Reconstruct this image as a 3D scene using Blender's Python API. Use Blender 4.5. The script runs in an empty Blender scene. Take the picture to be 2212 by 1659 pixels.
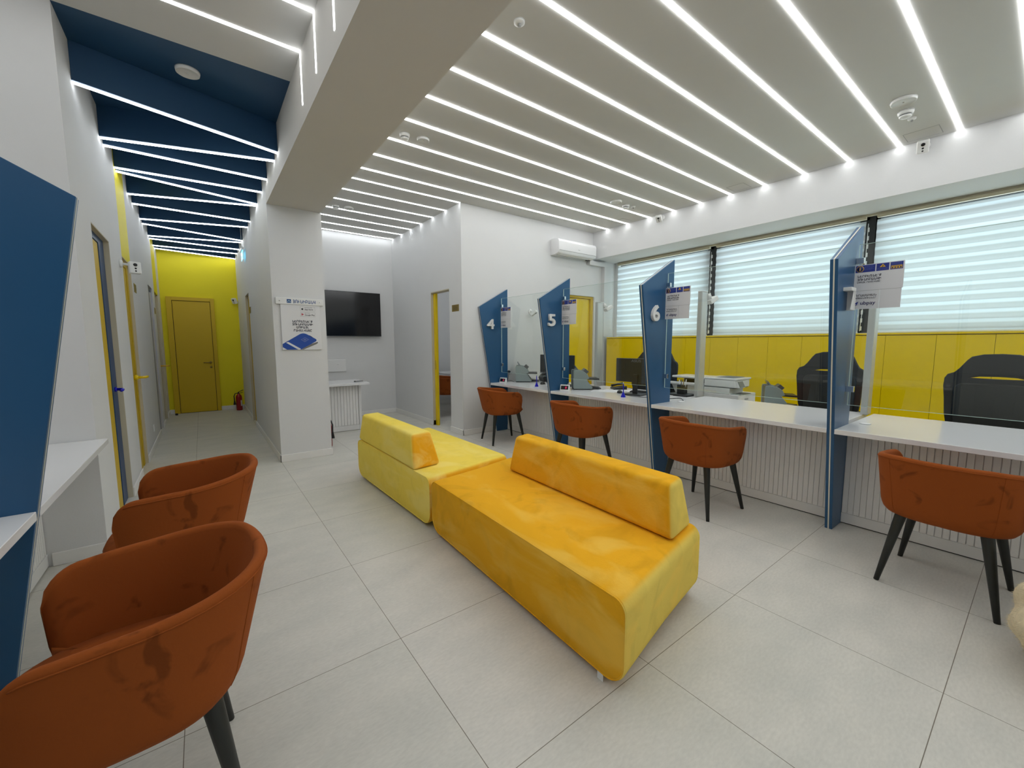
import bpy, bmesh, math, random
from mathutils import Vector, Matrix
random.seed(7)
PI = math.pi
scene = bpy.context.scene
C = scene.collection

# ---------------------------------------------------------------- camera
F_PX, YAW, PITCH, ROLL, CAM_H = 882.6, 0.6474, 0.10048, -0.00251, 1.39
cyw, syw, cp, sp = math.cos(YAW), math.sin(YAW), math.cos(PITCH), math.sin(PITCH)
fwd = Vector((syw*cp, cyw*cp, -sp)); rgt = Vector((cyw, -syw, 0)); upv = rgt.cross(fwd)
r2 = rgt*math.cos(ROLL) + upv*math.sin(ROLL); u2 = -rgt*math.sin(ROLL) + upv*math.cos(ROLL)
cam_d = bpy.data.cameras.new('camera'); cam = bpy.data.objects.new('camera', cam_d); C.objects.link(cam)
cam.matrix_world = Matrix(((r2.x, u2.x, -fwd.x, 0), (r2.y, u2.y, -fwd.y, 0), (r2.z, u2.z, -fwd.z, CAM_H), (0, 0, 0, 1)))
cam_d.sensor_fit = 'HORIZONTAL'; cam_d.sensor_width = 36; cam_d.lens = F_PX/2212*36; cam_d.clip_start = 0.02
scene.camera = cam

# ---------------------------------------------------------------- view, world, light levels
scene.view_settings.view_transform = 'Standard'; scene.view_settings.look = 'None'
scene.view_settings.gamma = 1; scene.view_settings.use_curve_mapping = False
scene.view_settings.exposure = 0.0
LED = 13.6            # emission of the ceiling light lines
DAY = 3.2             # daylight outside the blinds
w = bpy.data.worlds.new('daylight'); scene.world = w; w.use_nodes = True
w.node_tree.nodes['Background'].inputs[0].default_value = (0.80, 0.93, 1.0, 1)
w.node_tree.nodes['Background'].inputs[1].default_value = DAY

# ---------------------------------------------------------------- materials
def srgb(r, g, b):
    f = lambda c: (c/255/12.92) if c/255 <= 0.04045 else ((c/255+0.055)/1.055)**2.4
    return (f(r), f(g), f(b), 1)
M = {}
def mat(name, col, rough=0.5, metal=0.0, noise=0.0, nscale=8, sheen=0.0, spec=0.5, bump=0.0, bscale=60, coat=0.0, emit=0.0, aniso=(1, 1, 1)):
    m = bpy.data.materials.new(name); m.use_nodes = True
    nt = m.node_tree; N = nt.nodes; L = nt.links
    b = N['Principled BSDF']
    if len(col) == 3: col = (*col, 1)
    b.inputs['Base Color'].default_value = col
    b.inputs['Roughness'].default_value = rough; b.inputs['Metallic'].default_value = metal
    b.inputs['Specular IOR Level'].default_value = spec
    b.inputs['Coat Weight'].default_value = coat
    if sheen:
        b.inputs['Sheen Weight'].default_value = sheen; b.inputs['Sheen Roughness'].default_value = 0.35
        b.inputs['Sheen Tint'].default_value = col
    if emit:
        b.inputs['Emission Color'].default_value = col; b.inputs['Emission Strength'].default_value = emit
    tc = N.new('ShaderNodeTexCoord'); mp = N.new('ShaderNodeMapping'); mp.inputs['Scale'].default_value = aniso
    L.new(tc.outputs['Object'], mp.inputs['Vector'])
    n = N.new('ShaderNodeTexNoise'); n.inputs['Scale'].default_value = nscale; n.inputs['Detail'].default_value = 6
    L.new(mp.outputs[0], n.inputs['Vector'])
    mx = N.new('ShaderNodeMix'); mx.data_type = 'RGBA'
    k = max(noise, 0.01)
    mx.inputs[6].default_value = tuple(c*(1-k) for c in col[:3]) + (1,)
    mx.inputs[7].default_value = tuple(min(1, c*(1+k)) for c in col[:3]) + (1,)
    L.new(n.outputs['Fac'], mx.inputs[0]); L.new(mx.outputs[2], b.inputs['Base Color'])
    if bump:
        n2 = N.new('ShaderNodeTexNoise'); n2.inputs['Scale'].default_value = bscale; n2.inputs['Detail'].default_value = 4
        L.new(tc.outputs['Object'], n2.inputs['Vector'])
        bp = N.new('ShaderNodeBump'); bp.inputs['Strength'].default_value = bump; bp.inputs['Distance'].default_value = 0.01
        L.new(n2.outputs['Fac'], bp.inputs['Height']); L.new(bp.outputs[0], b.inputs['Normal'])
    M[name] = m
    return m
mat('white_paint', (0.70, 0.70, 0.695), 0.75, noise=0.02, nscale=3, bump=0.06, bscale=140)
mat('ceiling_paint', (0.64, 0.635, 0.61), 0.85, noise=0.02, nscale=3)
mat('beam_paint', (0.62, 0.60, 0.56), 0.85, noise=0.02, nscale=3)
mat('blue_ceiling', srgb(24, 68, 104), 0.6)
mat('blue_board', srgb(40, 86, 126), 0.3, spec=0.4, noise=0.03, nscale=2)
mat('blue_dark', srgb(16, 60, 104), 0.4)
mat('yellow_paint', srgb(236, 220, 4), 0.6, noise=0.04, nscale=3)
mat('yellow_door', srgb(208, 174, 0), 0.45, noise=0.03, nscale=2)
mat('yellow_cabinet', srgb(236, 204, 2), 0.25, spec=0.5, noise=0.02)
mat('yellow_seam', srgb(120, 96, 8), 0.6)
mat('white_gloss', (0.80, 0.80, 0.80), 0.16, spec=0.5)
mat('white_matt', (0.76, 0.755, 0.74), 0.5)
mat('rib_white', (0.82, 0.81, 0.79), 0.5)
mat('baseboard', (0.80, 0.79, 0.76), 0.4)
mat('white_plastic', (0.78, 0.78, 0.76), 0.35)
mat('grey_line', (0.35, 0.35, 0.34), 0.6)
mat('dark_gap', (0.03, 0.03, 0.03), 0.7)
mat('black_plastic', (0.016, 0.017, 0.018), 0.42)
mat('black_gloss', (0.006, 0.006, 0.007), 0.12)
mat('black_fabric', (0.016, 0.017, 0.017), 0.85, sheen=0.3, noise=0.2, nscale=30)
mat('leg_wood', (0.012, 0.014, 0.012), 0.45)
mat('grey_machine', srgb(140, 152, 150), 0.4)
mat('grey_dark', srgb(84, 88, 90), 0.45)
mat('aluminium', (0.62, 0.62, 0.60), 0.38, metal=0.6)
mat('chrome', (0.75, 0.75, 0.75), 0.12, metal=1.0)
mat('edge_alu', (0.72, 0.70, 0.60), 0.35)
mat('brass', srgb(140, 120, 58), 0.4, metal=0.3)
mat('brass_dark', srgb(60, 48, 22), 0.5)
mat('red', srgb(150, 20, 20), 0.3)
mat('label_white', (0.7, 0.68, 0.6), 0.6)
mat('navy', srgb(34, 40, 96), 0.5)
mat('ink', srgb(50, 52, 66), 0.6)
mat('banner_blue', srgb(36, 52, 140), 0.45)
mat('phone_blue', srgb(20, 72, 160), 0.4)
mat('phone_side', srgb(118, 116, 112), 0.4)
mat('soft_blue', srgb(96, 110, 170), 0.5)
mat('sign_yellow', srgb(226, 180, 60), 0.5)
mat('logo_blue', srgb(24, 76, 140), 0.4)
mat('paper', (0.74, 0.74, 0.745), 0.55)
mat('pen_blue', srgb(20, 20, 190), 0.25)
mat('beige_rail', srgb(206, 198, 172), 0.5)
mat('jamb', srgb(196, 188, 164), 0.6)
mat('door_white', srgb(196, 196, 200), 0.5)
mat('glass_edge', srgb(190, 214, 208), 0.2)
mat('play_red', srgb(190, 80, 90), 0.5)
mat('digit_red', (0.5, 0.02, 0.08), 0.4, emit=0.3)
mat('screen_grey', srgb(120, 128, 134), 0.2)
mat('exit_green', srgb(120, 200, 225), 0.3, emit=1.4)
mat('post_grey', (0.45, 0.46, 0.44), 0.4)
mat('teal_clear', srgb(60, 90, 88), 0.3)

def emission(name, col, s):
    m = bpy.data.materials.new(name); m.use_nodes = True; nt = m.node_tree
    nt.nodes.remove(nt.nodes['Principled BSDF'])
    e = nt.nodes.new('ShaderNodeEmission'); e.inputs[0].default_value = (*col, 1); e.inputs[1].default_value = s
    nt.links.new(e.outputs[0], nt.nodes['Material Output'].inputs[0]); M[name] = m
emission('led', (0.965, 0.985, 1.0), LED)
emission('led_left', (0.965, 0.985, 1.0), LED*0.72)
emission('led_cool', (0.92, 0.965, 1.0), LED)

def glass(name, tint, refl=1.0):
    m = bpy.data.materials.new(name); m.use_nodes = True; nt = m.node_tree; N = nt.nodes; L = nt.links
    N.remove(N['Principled BSDF'])
    t = N.new('ShaderNodeBsdfTransparent'); t.inputs[0].default_value = (*tint, 1)
    g = N.new('ShaderNodeBsdfGlossy'); g.inputs['Roughness'].default_value = 0.0
    fr = N.new('ShaderNodeFresnel'); gg = N.new('ShaderNodeNewGeometry'); ri = N.new('ShaderNodeMapRange'); ri.inputs[3].default_value = 1.5; ri.inputs[4].default_value = 1/1.5
    L.new(gg.outputs['Backfacing'], ri.inputs[0]); L.new(ri.outputs[0], fr.inputs[0])
    mu = N.new('ShaderNodeMath'); mu.operation = 'MULTIPLY'; mu.inputs[1].default_value = refl
    mx = N.new('ShaderNodeMixShader')
    L.new(fr.outputs[0], mu.inputs[0]); L.new(mu.outputs[0], mx.inputs[0]); L.new(t.outputs[0], mx.inputs[1]); L.new(g.outputs[0], mx.inputs[2])
    L.new(mx.outputs[0], N['Material Output'].inputs[0]); M[name] = m
glass('glass', (0.965, 0.985, 0.975))
glass('window_glass', (0.93, 0.97, 0.97), 0.5)

def velvet(name, a, b=None, dark=0.45, sheen=0.8, nscale=5, amount=0.5, light=None, ramp=(0.34, 0.50)):
    """pile fabric: brushed patches darker; if b is given the pile lies the other way on faces along local y"""
    m = bpy.data.materials.new(name); m.use_nodes = True; nt = m.node_tree; N = nt.nodes; L = nt.links
    p = N['Principled BSDF']; p.inputs['Roughness'].default_value = 0.9; p.inputs['Specular IOR Level'].default_value = 0.15
    p.inputs['Sheen Weight'].default_value = sheen; p.inputs['Sheen Roughness'].default_value = 0.3
    p.inputs['Sheen Tint'].default_value = tuple(min(1, c*1.6+0.05) for c in a[:3]) + (1,)
    tc = N.new('ShaderNodeTexCoord')
    base = None
    if b is not None:  # velvet sheen put into the base colour by face normal
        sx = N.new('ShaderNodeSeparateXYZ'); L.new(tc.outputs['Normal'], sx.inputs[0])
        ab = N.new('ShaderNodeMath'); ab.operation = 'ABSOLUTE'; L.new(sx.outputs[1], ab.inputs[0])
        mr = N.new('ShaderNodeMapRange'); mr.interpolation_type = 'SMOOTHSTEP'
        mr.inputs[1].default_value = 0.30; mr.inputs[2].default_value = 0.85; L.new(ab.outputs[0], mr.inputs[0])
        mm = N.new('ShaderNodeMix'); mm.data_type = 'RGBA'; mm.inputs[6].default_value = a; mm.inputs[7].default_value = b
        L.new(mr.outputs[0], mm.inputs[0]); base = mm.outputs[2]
    n = N.new('ShaderNodeTexNoise'); n.inputs['Scale'].default_value = nscale; n.inputs['Detail'].default_value = 3
    n.inputs['Distortion'].default_value = 1.2; L.new(tc.outputs['Object'], n.inputs['Vector'])
    cr = N.new('ShaderNodeValToRGB'); cr.color_ramp.elements[0].position = ramp[0]; cr.color_ramp.elements[1].position = ramp[1]
    v0 = 1-amount*dark
    cr.color_ramp.elements[0].color = (v0, v0, v0, 1); cr.color_ramp.elements[1].color = (1, 1, 1, 1)
    L.new(n.outputs['Fac'], cr.inputs[0])
    mu = N.new('ShaderNodeMix'); mu.data_type = 'RGBA'; mu.blend_type = 'MULTIPLY'; mu.inputs[0].default_value = 1
    if base: L.new(base, mu.inputs[6])
    else: mu.inputs[6].default_value = a
    L.new(cr.outputs[0], mu.inputs[7])
    if light is not None:
        mp = N.new('ShaderNodeMapping'); mp.inputs['Scale'].default_value = (1.0, 0.55, 1.6); L.new(tc.outputs['Object'], mp.inputs['Vector'])
        n3 = N.new('ShaderNodeTexNoise'); n3.inputs['Scale'].default_value = 3.6; n3.inputs['Detail'].default_value = 5; n3.inputs['Distortion'].default_value = 0.8
        L.new(mp.outputs[0], n3.inputs['Vector'])
        c3 = N.new('ShaderNodeValToRGB'); c3.color_ramp.elements[0].position = 0.50; c3.color_ramp.elements[1].position = 0.66
        c3.color_ramp.elements[0].color = (0, 0, 0, 1); c3.color_ramp.elements[1].color = (0.5, 0.5, 0.5, 1)
        L.new(n3.outputs['Fac'], c3.inputs[0])
        m3 = N.new('ShaderNodeMix'); m3.data_type = 'RGBA'; m3.inputs[7].default_value = light
        L.new(c3.outputs[0], m3.inputs[0]); L.new(mu.outputs[2], m3.inputs[6]); L.new(m3.outputs[2], p.inputs['Base Color'])
    else: L.new(mu.outputs[2], p.inputs['Base Color'])
    n2 = N.new('ShaderNodeTexNoise'); n2.inputs['Scale'].default_value = 90; L.new(tc.outputs['Object'], n2.inputs['Vector'])
    bp = N.new('ShaderNodeBump'); bp.inputs['Strength'].default_value = 0.12; bp.inputs['Distance'].default_value = 0.004
    L.new(n2.outputs['Fac'], bp.inputs['Height']); L.new(bp.outputs[0], p.inputs['Normal'])
    M[name] = m
velvet('orange_velvet', srgb(148, 76, 30), dark=0.6, nscale=7, amount=0.6, sheen=0.2, ramp=(0.30, 0.40))
velvet('sofa_mustard', srgb(240, 176, 34), srgb(236, 206, 100), dark=0.2, nscale=4, amount=0.6, sheen=0.35, light=srgb(250, 208, 96))  # second colour is painted sheen on the end faces
velvet('sofa_pale', srgb(248, 218, 92), srgb(240, 172, 32), dark=0.1, nscale=7, amount=0.5, sheen=0.35, light=srgb(252, 232, 140))  # main and end colours swapped, sheen painted in the same way

def tiles():
    m = bpy.data.materials.new('floor_tiles'); m.use_nodes = True; nt = m.node_tree; N = nt.nodes; L = nt.links
    p = N['Principled BSDF']
    g = N.new('ShaderNodeNewGeometry'); mp = N.new('ShaderNodeMapping'); mp.inputs['Location'].default_value = (-0.665+8, -0.158+8, 0)
    L.new(g.outputs['Position'], mp.inputs['Vector'])
    br = N.new('ShaderNodeTexBrick'); br.offset = 0; br.squash = 1
    br.inputs['Scale'].default_value = 1; br.inputs['Brick Width'].default_value = 0.8; br.inputs['Row Height'].default_value = 0.8
    br.inputs['Mortar Size'].default_value = 0.0016; br.inputs['Mortar Smooth'].default_value = 0.3
    br.inputs['Color1'].default_value = srgb(206, 204, 196); br.inputs['Color2'].default_value = srgb(211, 208, 201)
    br.inputs['Mortar'].default_value = srgb(118, 110, 98)
    L.new(mp.outputs[0], br.inputs['Vector'])
    def noise(scale, sc, detail=6):
        m2 = N.new('ShaderNodeMapping'); m2.inputs['Scale'].default_value = sc; L.new(g.outputs['Position'], m2.inputs['Vector'])
        n = N.new('ShaderNodeTexNoise'); n.inputs['Scale'].default_value = scale; n.inputs['Detail'].default_value = detail
        L.new(m2.outputs[0], n.inputs['Vector']); return n
    a = noise(3.0, (1.0, 1.9, 1)); b = noise(40, (1.0, 2.5, 1), 3)
    def ramp(n, lo, hi, p0=0.3, p1=0.7):
        cr = N.new('ShaderNodeValToRGB'); cr.color_ramp.elements[0].position = p0; cr.color_ramp.elements[1].position = p1
        cr.color_ramp.elements[0].color = lo; cr.color_ramp.elements[1].color = hi; L.new(n.outputs['Fac'], cr.inputs[0]); return cr
    r1 = ramp(a, (0.91, 0.92, 0.91, 1), (1.04, 1.03, 1.01, 1)); r3 = ramp(b, (0.94, 0.94, 0.94, 1), (1.04, 1.04, 1.04, 1))
    x1 = N.new('ShaderNodeMix'); x1.data_type = 'RGBA'; x1.blend_type = 'MULTIPLY'; x1.inputs[0].default_value = 1
    L.new(br.outputs['Color'], x1.inputs[6]); L.new(r1.outputs[0], x1.inputs[7])
    x2 = N.new('ShaderNodeMix'); x2.data_type = 'RGBA'; x2.blend_type = 'MULTIPLY'; x2.inputs[0].default_value = 1
    L.new(x1.outputs[2], x2.inputs[6]); L.new(r3.outputs[0], x2.inputs[7]); L.new(x2.outputs[2], p.inputs['Base Color'])
    p.inputs['Roughness'].default_value = 0.42; p.inputs['Specular IOR Level'].default_value = 0.35
    bp = N.new('ShaderNodeBump'); bp.invert = True; bp.inputs['Strength'].default_value = 0.4; bp.inputs['Distance'].default_value = 0.002
    M['floor'] = m
tiles()

def blind_mat():
    m = bpy.data.materials.new('zebra_fabric'); m.use_nodes = True; nt = m.node_tree; N = nt.nodes; L = nt.links
    N.remove(N['Principled BSDF'])
    g = N.new('ShaderNodeNewGeometry'); s = N.new('ShaderNodeSeparateXYZ'); L.new(g.outputs['Position'], s.inputs[0])
    m1 = N.new('ShaderNodeMath'); m1.operation = 'MULTIPLY'; m1.inputs[1].default_value = 1/0.098; L.new(s.outputs[2], m1.inputs[0])
    fr = N.new('ShaderNodeMath'); fr.operation = 'FRACT'; L.new(m1.outputs[0], fr.inputs[0])
    cr = N.new('ShaderNodeValToRGB'); e = cr.color_ramp
    e.elements[0].position = 0.0; e.elements[0].color = (0.42, 0.425, 0.42, 1)
    e.elements[1].position = 1.0; e.elements[1].color = (0.42, 0.425, 0.42, 1)
    for pos, c in ((0.20, (0.40, 0.40, 0.39)), (0.26, (0.54, 0.56, 0.565)), (0.40, (0.60, 0.635, 0.645)), (0.60, (0.59, 0.63, 0.64)), (0.64, (0.38, 0.385, 0.38)), (0.80, (0.43, 0.435, 0.43))):
        k = e.elements.new(pos); k.color = (*c, 1)
    L.new(fr.outputs[0], cr.inputs[0])
    t = N.new('ShaderNodeBsdfTranslucent'); d = N.new('ShaderNodeBsdfDiffuse'); d.inputs[0].default_value = (0.7, 0.7, 0.68, 1)
    L.new(cr.outputs[0], t.inputs[0])
    mx = N.new('ShaderNodeMixShader'); mx.inputs[0].default_value = 0.35
    L.new(t.outputs[0], mx.inputs[1]); L.new(d.outputs[0], mx.inputs[2]); L.new(mx.outputs[0], N['Material Output'].inputs[0])
    M['blind'] = m
blind_mat()

def fur_mat():
    mat('fur', srgb(214, 200, 168), 0.95, sheen=0.5, noise=0.25, nscale=30)
fur_mat()

# ---------------------------------------------------------------- mesh helpers
class MB:
    """collects shapes into one mesh"""
    def __init__(s): s.bm = bmesh.new(); s.mi = 0
    def _merge(s, b, bev=0, seg=2, smooth=False):
        if bev:
            bmesh.ops.bevel(b, geom=list(b.edges), offset=bev, segments=seg, profile=0.5, affect='EDGES')
        for f in b.faces: f.material_index = s.mi; f.smooth = smooth
        me = bpy.data.meshes.new('tmp'); b.to_mesh(me); b.free(); s.bm.from_mesh(me); bpy.data.meshes.remove(me)
        return s
    def box(s, x0, x1, y0, y1, z0, z1, bev=0, seg=2, smooth=False):
        b = bmesh.new(); bmesh.ops.create_cube(b, size=1)
        for v in b.verts:
            v.co = Vector(((x0+x1)/2+v.co.x*(x1-x0), (y0+y1)/2+v.co.y*(y1-y0), (z0+z1)/2+v.co.z*(z1-z0)))
        return s._merge(b, bev, seg, smooth)
    def hexa(s, P, bev=0, seg=2, smooth=False):
        """P: 4 bottom corners then 4 top corners"""
        b = bmesh.new(); v = [b.verts.new(p) for p in P]
        for f in ((3, 2, 1, 0), (4, 5, 6, 7), (0, 1, 5, 4), (1, 2, 6, 5), (2, 3, 7, 6), (3, 0, 4, 7)): b.faces.new([v[i] for i in f])
        bmesh.ops.recalc_face_normals(b, faces=b.faces)
        return s._merge(b, bev, seg, smooth)
    def prism(s, pts, axis, a, b_, bev=0, seg=2, smooth=False):
        """pts in the two other axes (in x,y,z order), extruded along axis from a to b_"""
        b = bmesh.new()
        def P(p, t):
            q = list(p); q.insert('xyz'.index(axis), t); return Vector(q)
        lo = [b.verts.new(P(p, a)) for p in pts]; hi = [b.verts.new(P(p, b_)) for p in pts]
        n = len(pts); b.faces.new(lo); b.faces.new(hi[::-1])
        for i in range(n): b.faces.new((lo[i], hi[i], hi[(i+1) % n], lo[(i+1) % n]))
        bmesh.ops.recalc_face_normals(b, faces=b.faces)
        return s._merge(b, bev, seg, smooth)
    def tube(s, pts, r, n=10, cap=True, smooth=True, closed=False):
        b = bmesh.new(); pts = [Vector(p) for p in pts]; rs = r if isinstance(r, (list, tuple)) else [r]*len(pts)
        rings = []; prev = None; m = len(pts)
        for i, p in enumerate(pts):
            if closed: t = pts[(i+1) % m]-pts[i-1]
            else: t = (pts[min(i+1, m-1)]-pts[max(i-1, 0)])
            t.normalize()
            if prev is None:
                a = Vector((0, 0, 1)) if abs(t.z) < 0.9 else Vector((1, 0, 0)); u = t.cross(a).normalized()
            else: u = (prev - t*prev.dot(t)).normalized()
            prev = u; v = t.cross(u)
            rings.append([b.verts.new(p+(u*math.cos(2*PI*k/n)+v*math.sin(2*PI*k/n))*rs[i]) for k in range(n)])
        for i in range(m if closed else m-1):
            A, B = rings[i], rings[(i+1) % m]
            for k in range(n): b.faces.new((A[k], A[(k+1) % n], B[(k+1) % n], B[k]))
        if cap and not closed: b.faces.new(rings[0][::-1]); b.faces.new(rings[-1])
        bmesh.ops.recalc_face_normals(b, faces=b.faces)
        return s._merge(b, 0, 0, smooth)
    def lathe(s, prof, c=(0, 0, 0), n=24, axis='z', smooth=True):
        b = bmesh.new(); rings = []
        for r, h in prof:
            ring = []
            for k in range(n):
                a = 2*PI*k/n; x, y = r*math.cos(a), r*math.sin(a)
                q = {'z': (x, y, h), 'x': (h, x, y), 'y': (x, h, y)}[axis]
                ring.append(b.verts.new(Vector(q)+Vector(c)))
            rings.append(ring)
        for i in range(len(rings)-1):
            for k in range(n): b.faces.new((rings[i][k], rings[i][(k+1) % n], rings[i+1][(k+1) % n], rings[i+1][k]))
        b.faces.new(rings[0][::-1]); b.faces.new(rings[-1])
        bmesh.ops.remove_doubles(b, verts=b.verts, dist=1e-5)
        bmesh.ops.recalc_face_normals(b, faces=b.faces)
        return s._merge(b, 0, 0, smooth)
    def grid(s, rows, closed_u=False, smooth=True):
        b = bmesh.new(); V = [[b.verts.new(p) for p in r] for r in rows]
        for i in range(len(V)-1):
            n = len(V[i])
            for k in range(n if closed_u else n-1): b.faces.new((V[i][k], V[i][(k+1) % n], V[i+1][(k+1) % n], V[i+1][k]))
        return s._merge(b, 0, 0, smooth)
    def slot(s, i): s.mi = i; return s
    def xf(s, mtx): s.bm.transform(mtx); return s
    def obj(s, name, m, parent=None, **kw):
        me = bpy.data.meshes.new(name); s.bm.to_mesh(me); s.bm.free()
        for x in (m if isinstance(m, (list, tuple)) else [m]): me.materials.append(M[x])
        o = bpy.data.objects.new(name, me); C.objects.link(o)
        if parent: o.parent = parent
        for k, v in kw.items(): o[k] = v
        return o
def smooth_by_angle(o, deg=35):
    me = o.data
    for p in me.polygons: p.use_smooth = True
    bm = bmesh.new(); bm.from_mesh(me)
    for e in bm.edges:
        if len(e.link_faces) == 2 and e.calc_face_angle(0) > math.radians(deg): e.smooth = False
    bm.to_mesh(me); bm.free()
    return o
def thing(name, label, cat, loc=(0, 0, 0), rz=0, group=None):
    o = bpy.data.objects.new(name, None); C.objects.link(o); o.location = loc; o.rotation_euler = (0, 0, rz); o.empty_display_size = 0.1
    o['label'] = label; o['category'] = cat
    if group: o['group'] = group
    return o
def tag(o, label, cat, group=None):
    o['label'] = label; o['category'] = cat
    if group: o['group'] = group
    return o
def struct(name, mb, m, parent=None):
    o = mb.obj(name, m, parent)
    if parent is None: o['kind'] = 'structure'
    return o
def kids(o): return [c for c in C.objects if c.parent == o]
def dup(root, loc, rz=0, label=None, group=None):
    tree = {}
    def rec(o, parent):
        c = o.copy(); C.objects.link(c)
        if parent: c.parent = parent
        for ch in kids(o): rec(ch, c)
        return c
    r = rec(root, None); r.location = loc; r.rotation_euler = (0, 0, rz)
    if label: r['label'] = label
    if group: r['group'] = group
    return r
def shell(splines, extrude, bevel=0.0, res=2):
    """flat outline(s) with holes -> mesh in local XY, thickness along Z"""
    cu = bpy.data.curves.new('c', 'CURVE'); cu.dimensions = '2D'; cu.fill_mode = 'BOTH'; cu.extrude = extrude; cu.bevel_depth = bevel; cu.bevel_resolution = res
    for pts in splines:
        sp_ = cu.splines.new('POLY'); sp_.points.add(len(pts)-1); sp_.use_cyclic_u = True
        for q, p in zip(sp_.points, pts): q.co = (p[0], p[1], 0, 1)
    o = bpy.data.objects.new('c', cu); me = bpy.data.meshes.new_from_object(o)
    bpy.data.objects.remove(o); bpy.data.curves.remove(cu); return me
def _arc(cx, cy, rx, ry, a0, a1, n=8):
    return [(cx+rx*math.cos(math.radians(a0+(a1-a0)*k/n)), cy+ry*math.sin(math.radians(a0+(a1-a0)*k/n))) for k in range(n+1)]
_U = [(0, 1)]+_arc(.27, .3, .27, .3, 180, 360)+[(.54, 1)]
_N = [(0, 0)]+_arc(.27, .7, .27, .3, 180, 0)
ARM = {   # letter strokes: (width, polylines) in a box of height 1
 'Ա': (.66, [_U, [(.54, .30), (.60, .26), (.66, .18), (.66, 0)]]), 'Բ': (.58, [_N, [(0, .36), (.58, .36)]]),
 'Դ': (.70, [_arc(.25, .7, .25, .3, 190, 0)+[(.5, 0)], [(.5, .30), (.70, .30)]]), 'Ե': (.54, [[(0, 1)]+_arc(.27, .3, .27, .3, 180, 340), [(0, .66), (.52, .66)]]),
 'Ը': (.56, [_N, [(0, .04), (.56, .04)]]), 'Լ': (.46, [[(0, 1), (0, .04), (.46, .04)]]),
 'Խ': (.78, [[(0, 1), (0, 0)], _arc(.19, .6, .19, .22, 180, 0)+_arc(.58, .22, .2, .22, 180, 360)+[(.78, 1)]]),
 'Ծ': (.62, [_arc(.3, .27, .27, .27, 100, 440, 14), [(.22, .5), (.06, .72), (.12, .95), (.30, .95), (.36, .78), (.30, .55)], [(.5, .62), (.62, .62)]]),
 'Կ': (.52, [[(0, 1)]+_arc(.25, .55, .25, .22, 180, 320), [(.5, 1), (.5, 0)]]), 'Հ': (.60, [[(0, 0), (.10, .62)]+_arc(.30, .68, .20, .30, 170, 40), [(.02, .12), (.02, 0)], [(.45, .87), (.60, .80)]]),
 'Մ': (.66, [_U, [(.54, 1), (.54, 0)], [(.54, .96), (.66, .96)]]), 'Յ': (.52, [[(0, .86)]+_arc(.22, .76, .22, .22, 120, -90)+[(.06, .52)], _arc(.24, .27, .26, .25, 90, -120)+[(0, .12)]]),
 'Ն': (.64, [[(0, .97), (.08, .90), (.12, .78)]+_arc(.37, .3, .26, .3, 180, 360)+[(.63, .58)]]), 'Ո': (.54, [_N+[(.54, 0)]]),
 'Ռ': (.70, [_N+[(.54, .08), (.58, .03), (.70, .03)]]), 'Վ': (.66, [[(0, .75)]+_arc(.22, .48, .22, .22, 180, 330), [(.46, 1), (.46, .04), (.66, .04)]]),
 'Ր': (.54, [_N]), 'Ց': (.56, [_arc(.27, .68, .25, .28, 90, 450, 14), [(.50, .60), (.50, .25), (.36, .03), (.05, .03)]]),
 'Ւ': (.44, [[(0, 1), (0, 0)], [(0, .62), (.16, .60), (.26, .40), (.44, .36)]]), 'Փ': (.72, [[(.36, 1), (.36, 0)], _arc(.36, .5, .34, .26, 0, 360, 16)]),
 'Ք': (.60, [[(.12, 0), (.12, .75)]+_arc(.35, .74, .22, .23, 180, -90)+[(.14, .50)], [(0, .24), (.60, .24)]]), 'Ի': (.54, [[(0, 1), (0, 0)], [(0, .45)]+_arc(.27, .45, .27, .26, 170, 0)+[(.54, .30)]]),
 '՛': (.14, [[(0, .74), (.14, 1.0)]]), ' ': (.25, [])}
def arm_mesh(s, size, extrude, weight, align, width):
    h = size*0.72; b = bmesh.new(); x = 0; t = (0.085+weight*40)*h
    for ch_ in s:
        w_, polys = ARM[ch_]
        for zi, pl in enumerate(polys):
            P_ = [Vector((x+px*h, py*h)) for px, py in pl]; m = len(P_); L_, R_ = [], []
            for i, p in enumerate(P_):
                d = (P_[min(i+1, m-1)]-P_[max(i-1, 0)]).normalized(); nrm = Vector((-d.y, d.x))*t
                L_.append(b.verts.new((p.x+nrm.x, p.y+nrm.y, extrude+zi*0.0002))); R_.append(b.verts.new((p.x-nrm.x, p.y-nrm.y, extrude+zi*0.0002)))
            for i in range(m-1): b.faces.new((R_[i], R_[i+1], L_[i+1], L_[i]))
        x += (w_+0.30)*h
    me = bpy.data.meshes.new('arm'); b.to_mesh(me); b.free(); k = (width/(x-0.30*h)) if width else 1
    off = (x-0.30*h)*k/2 if align == 'CENTER' else 0
    for v in me.vertices: v.co.x = v.co.x*k-off
    return me
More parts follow.
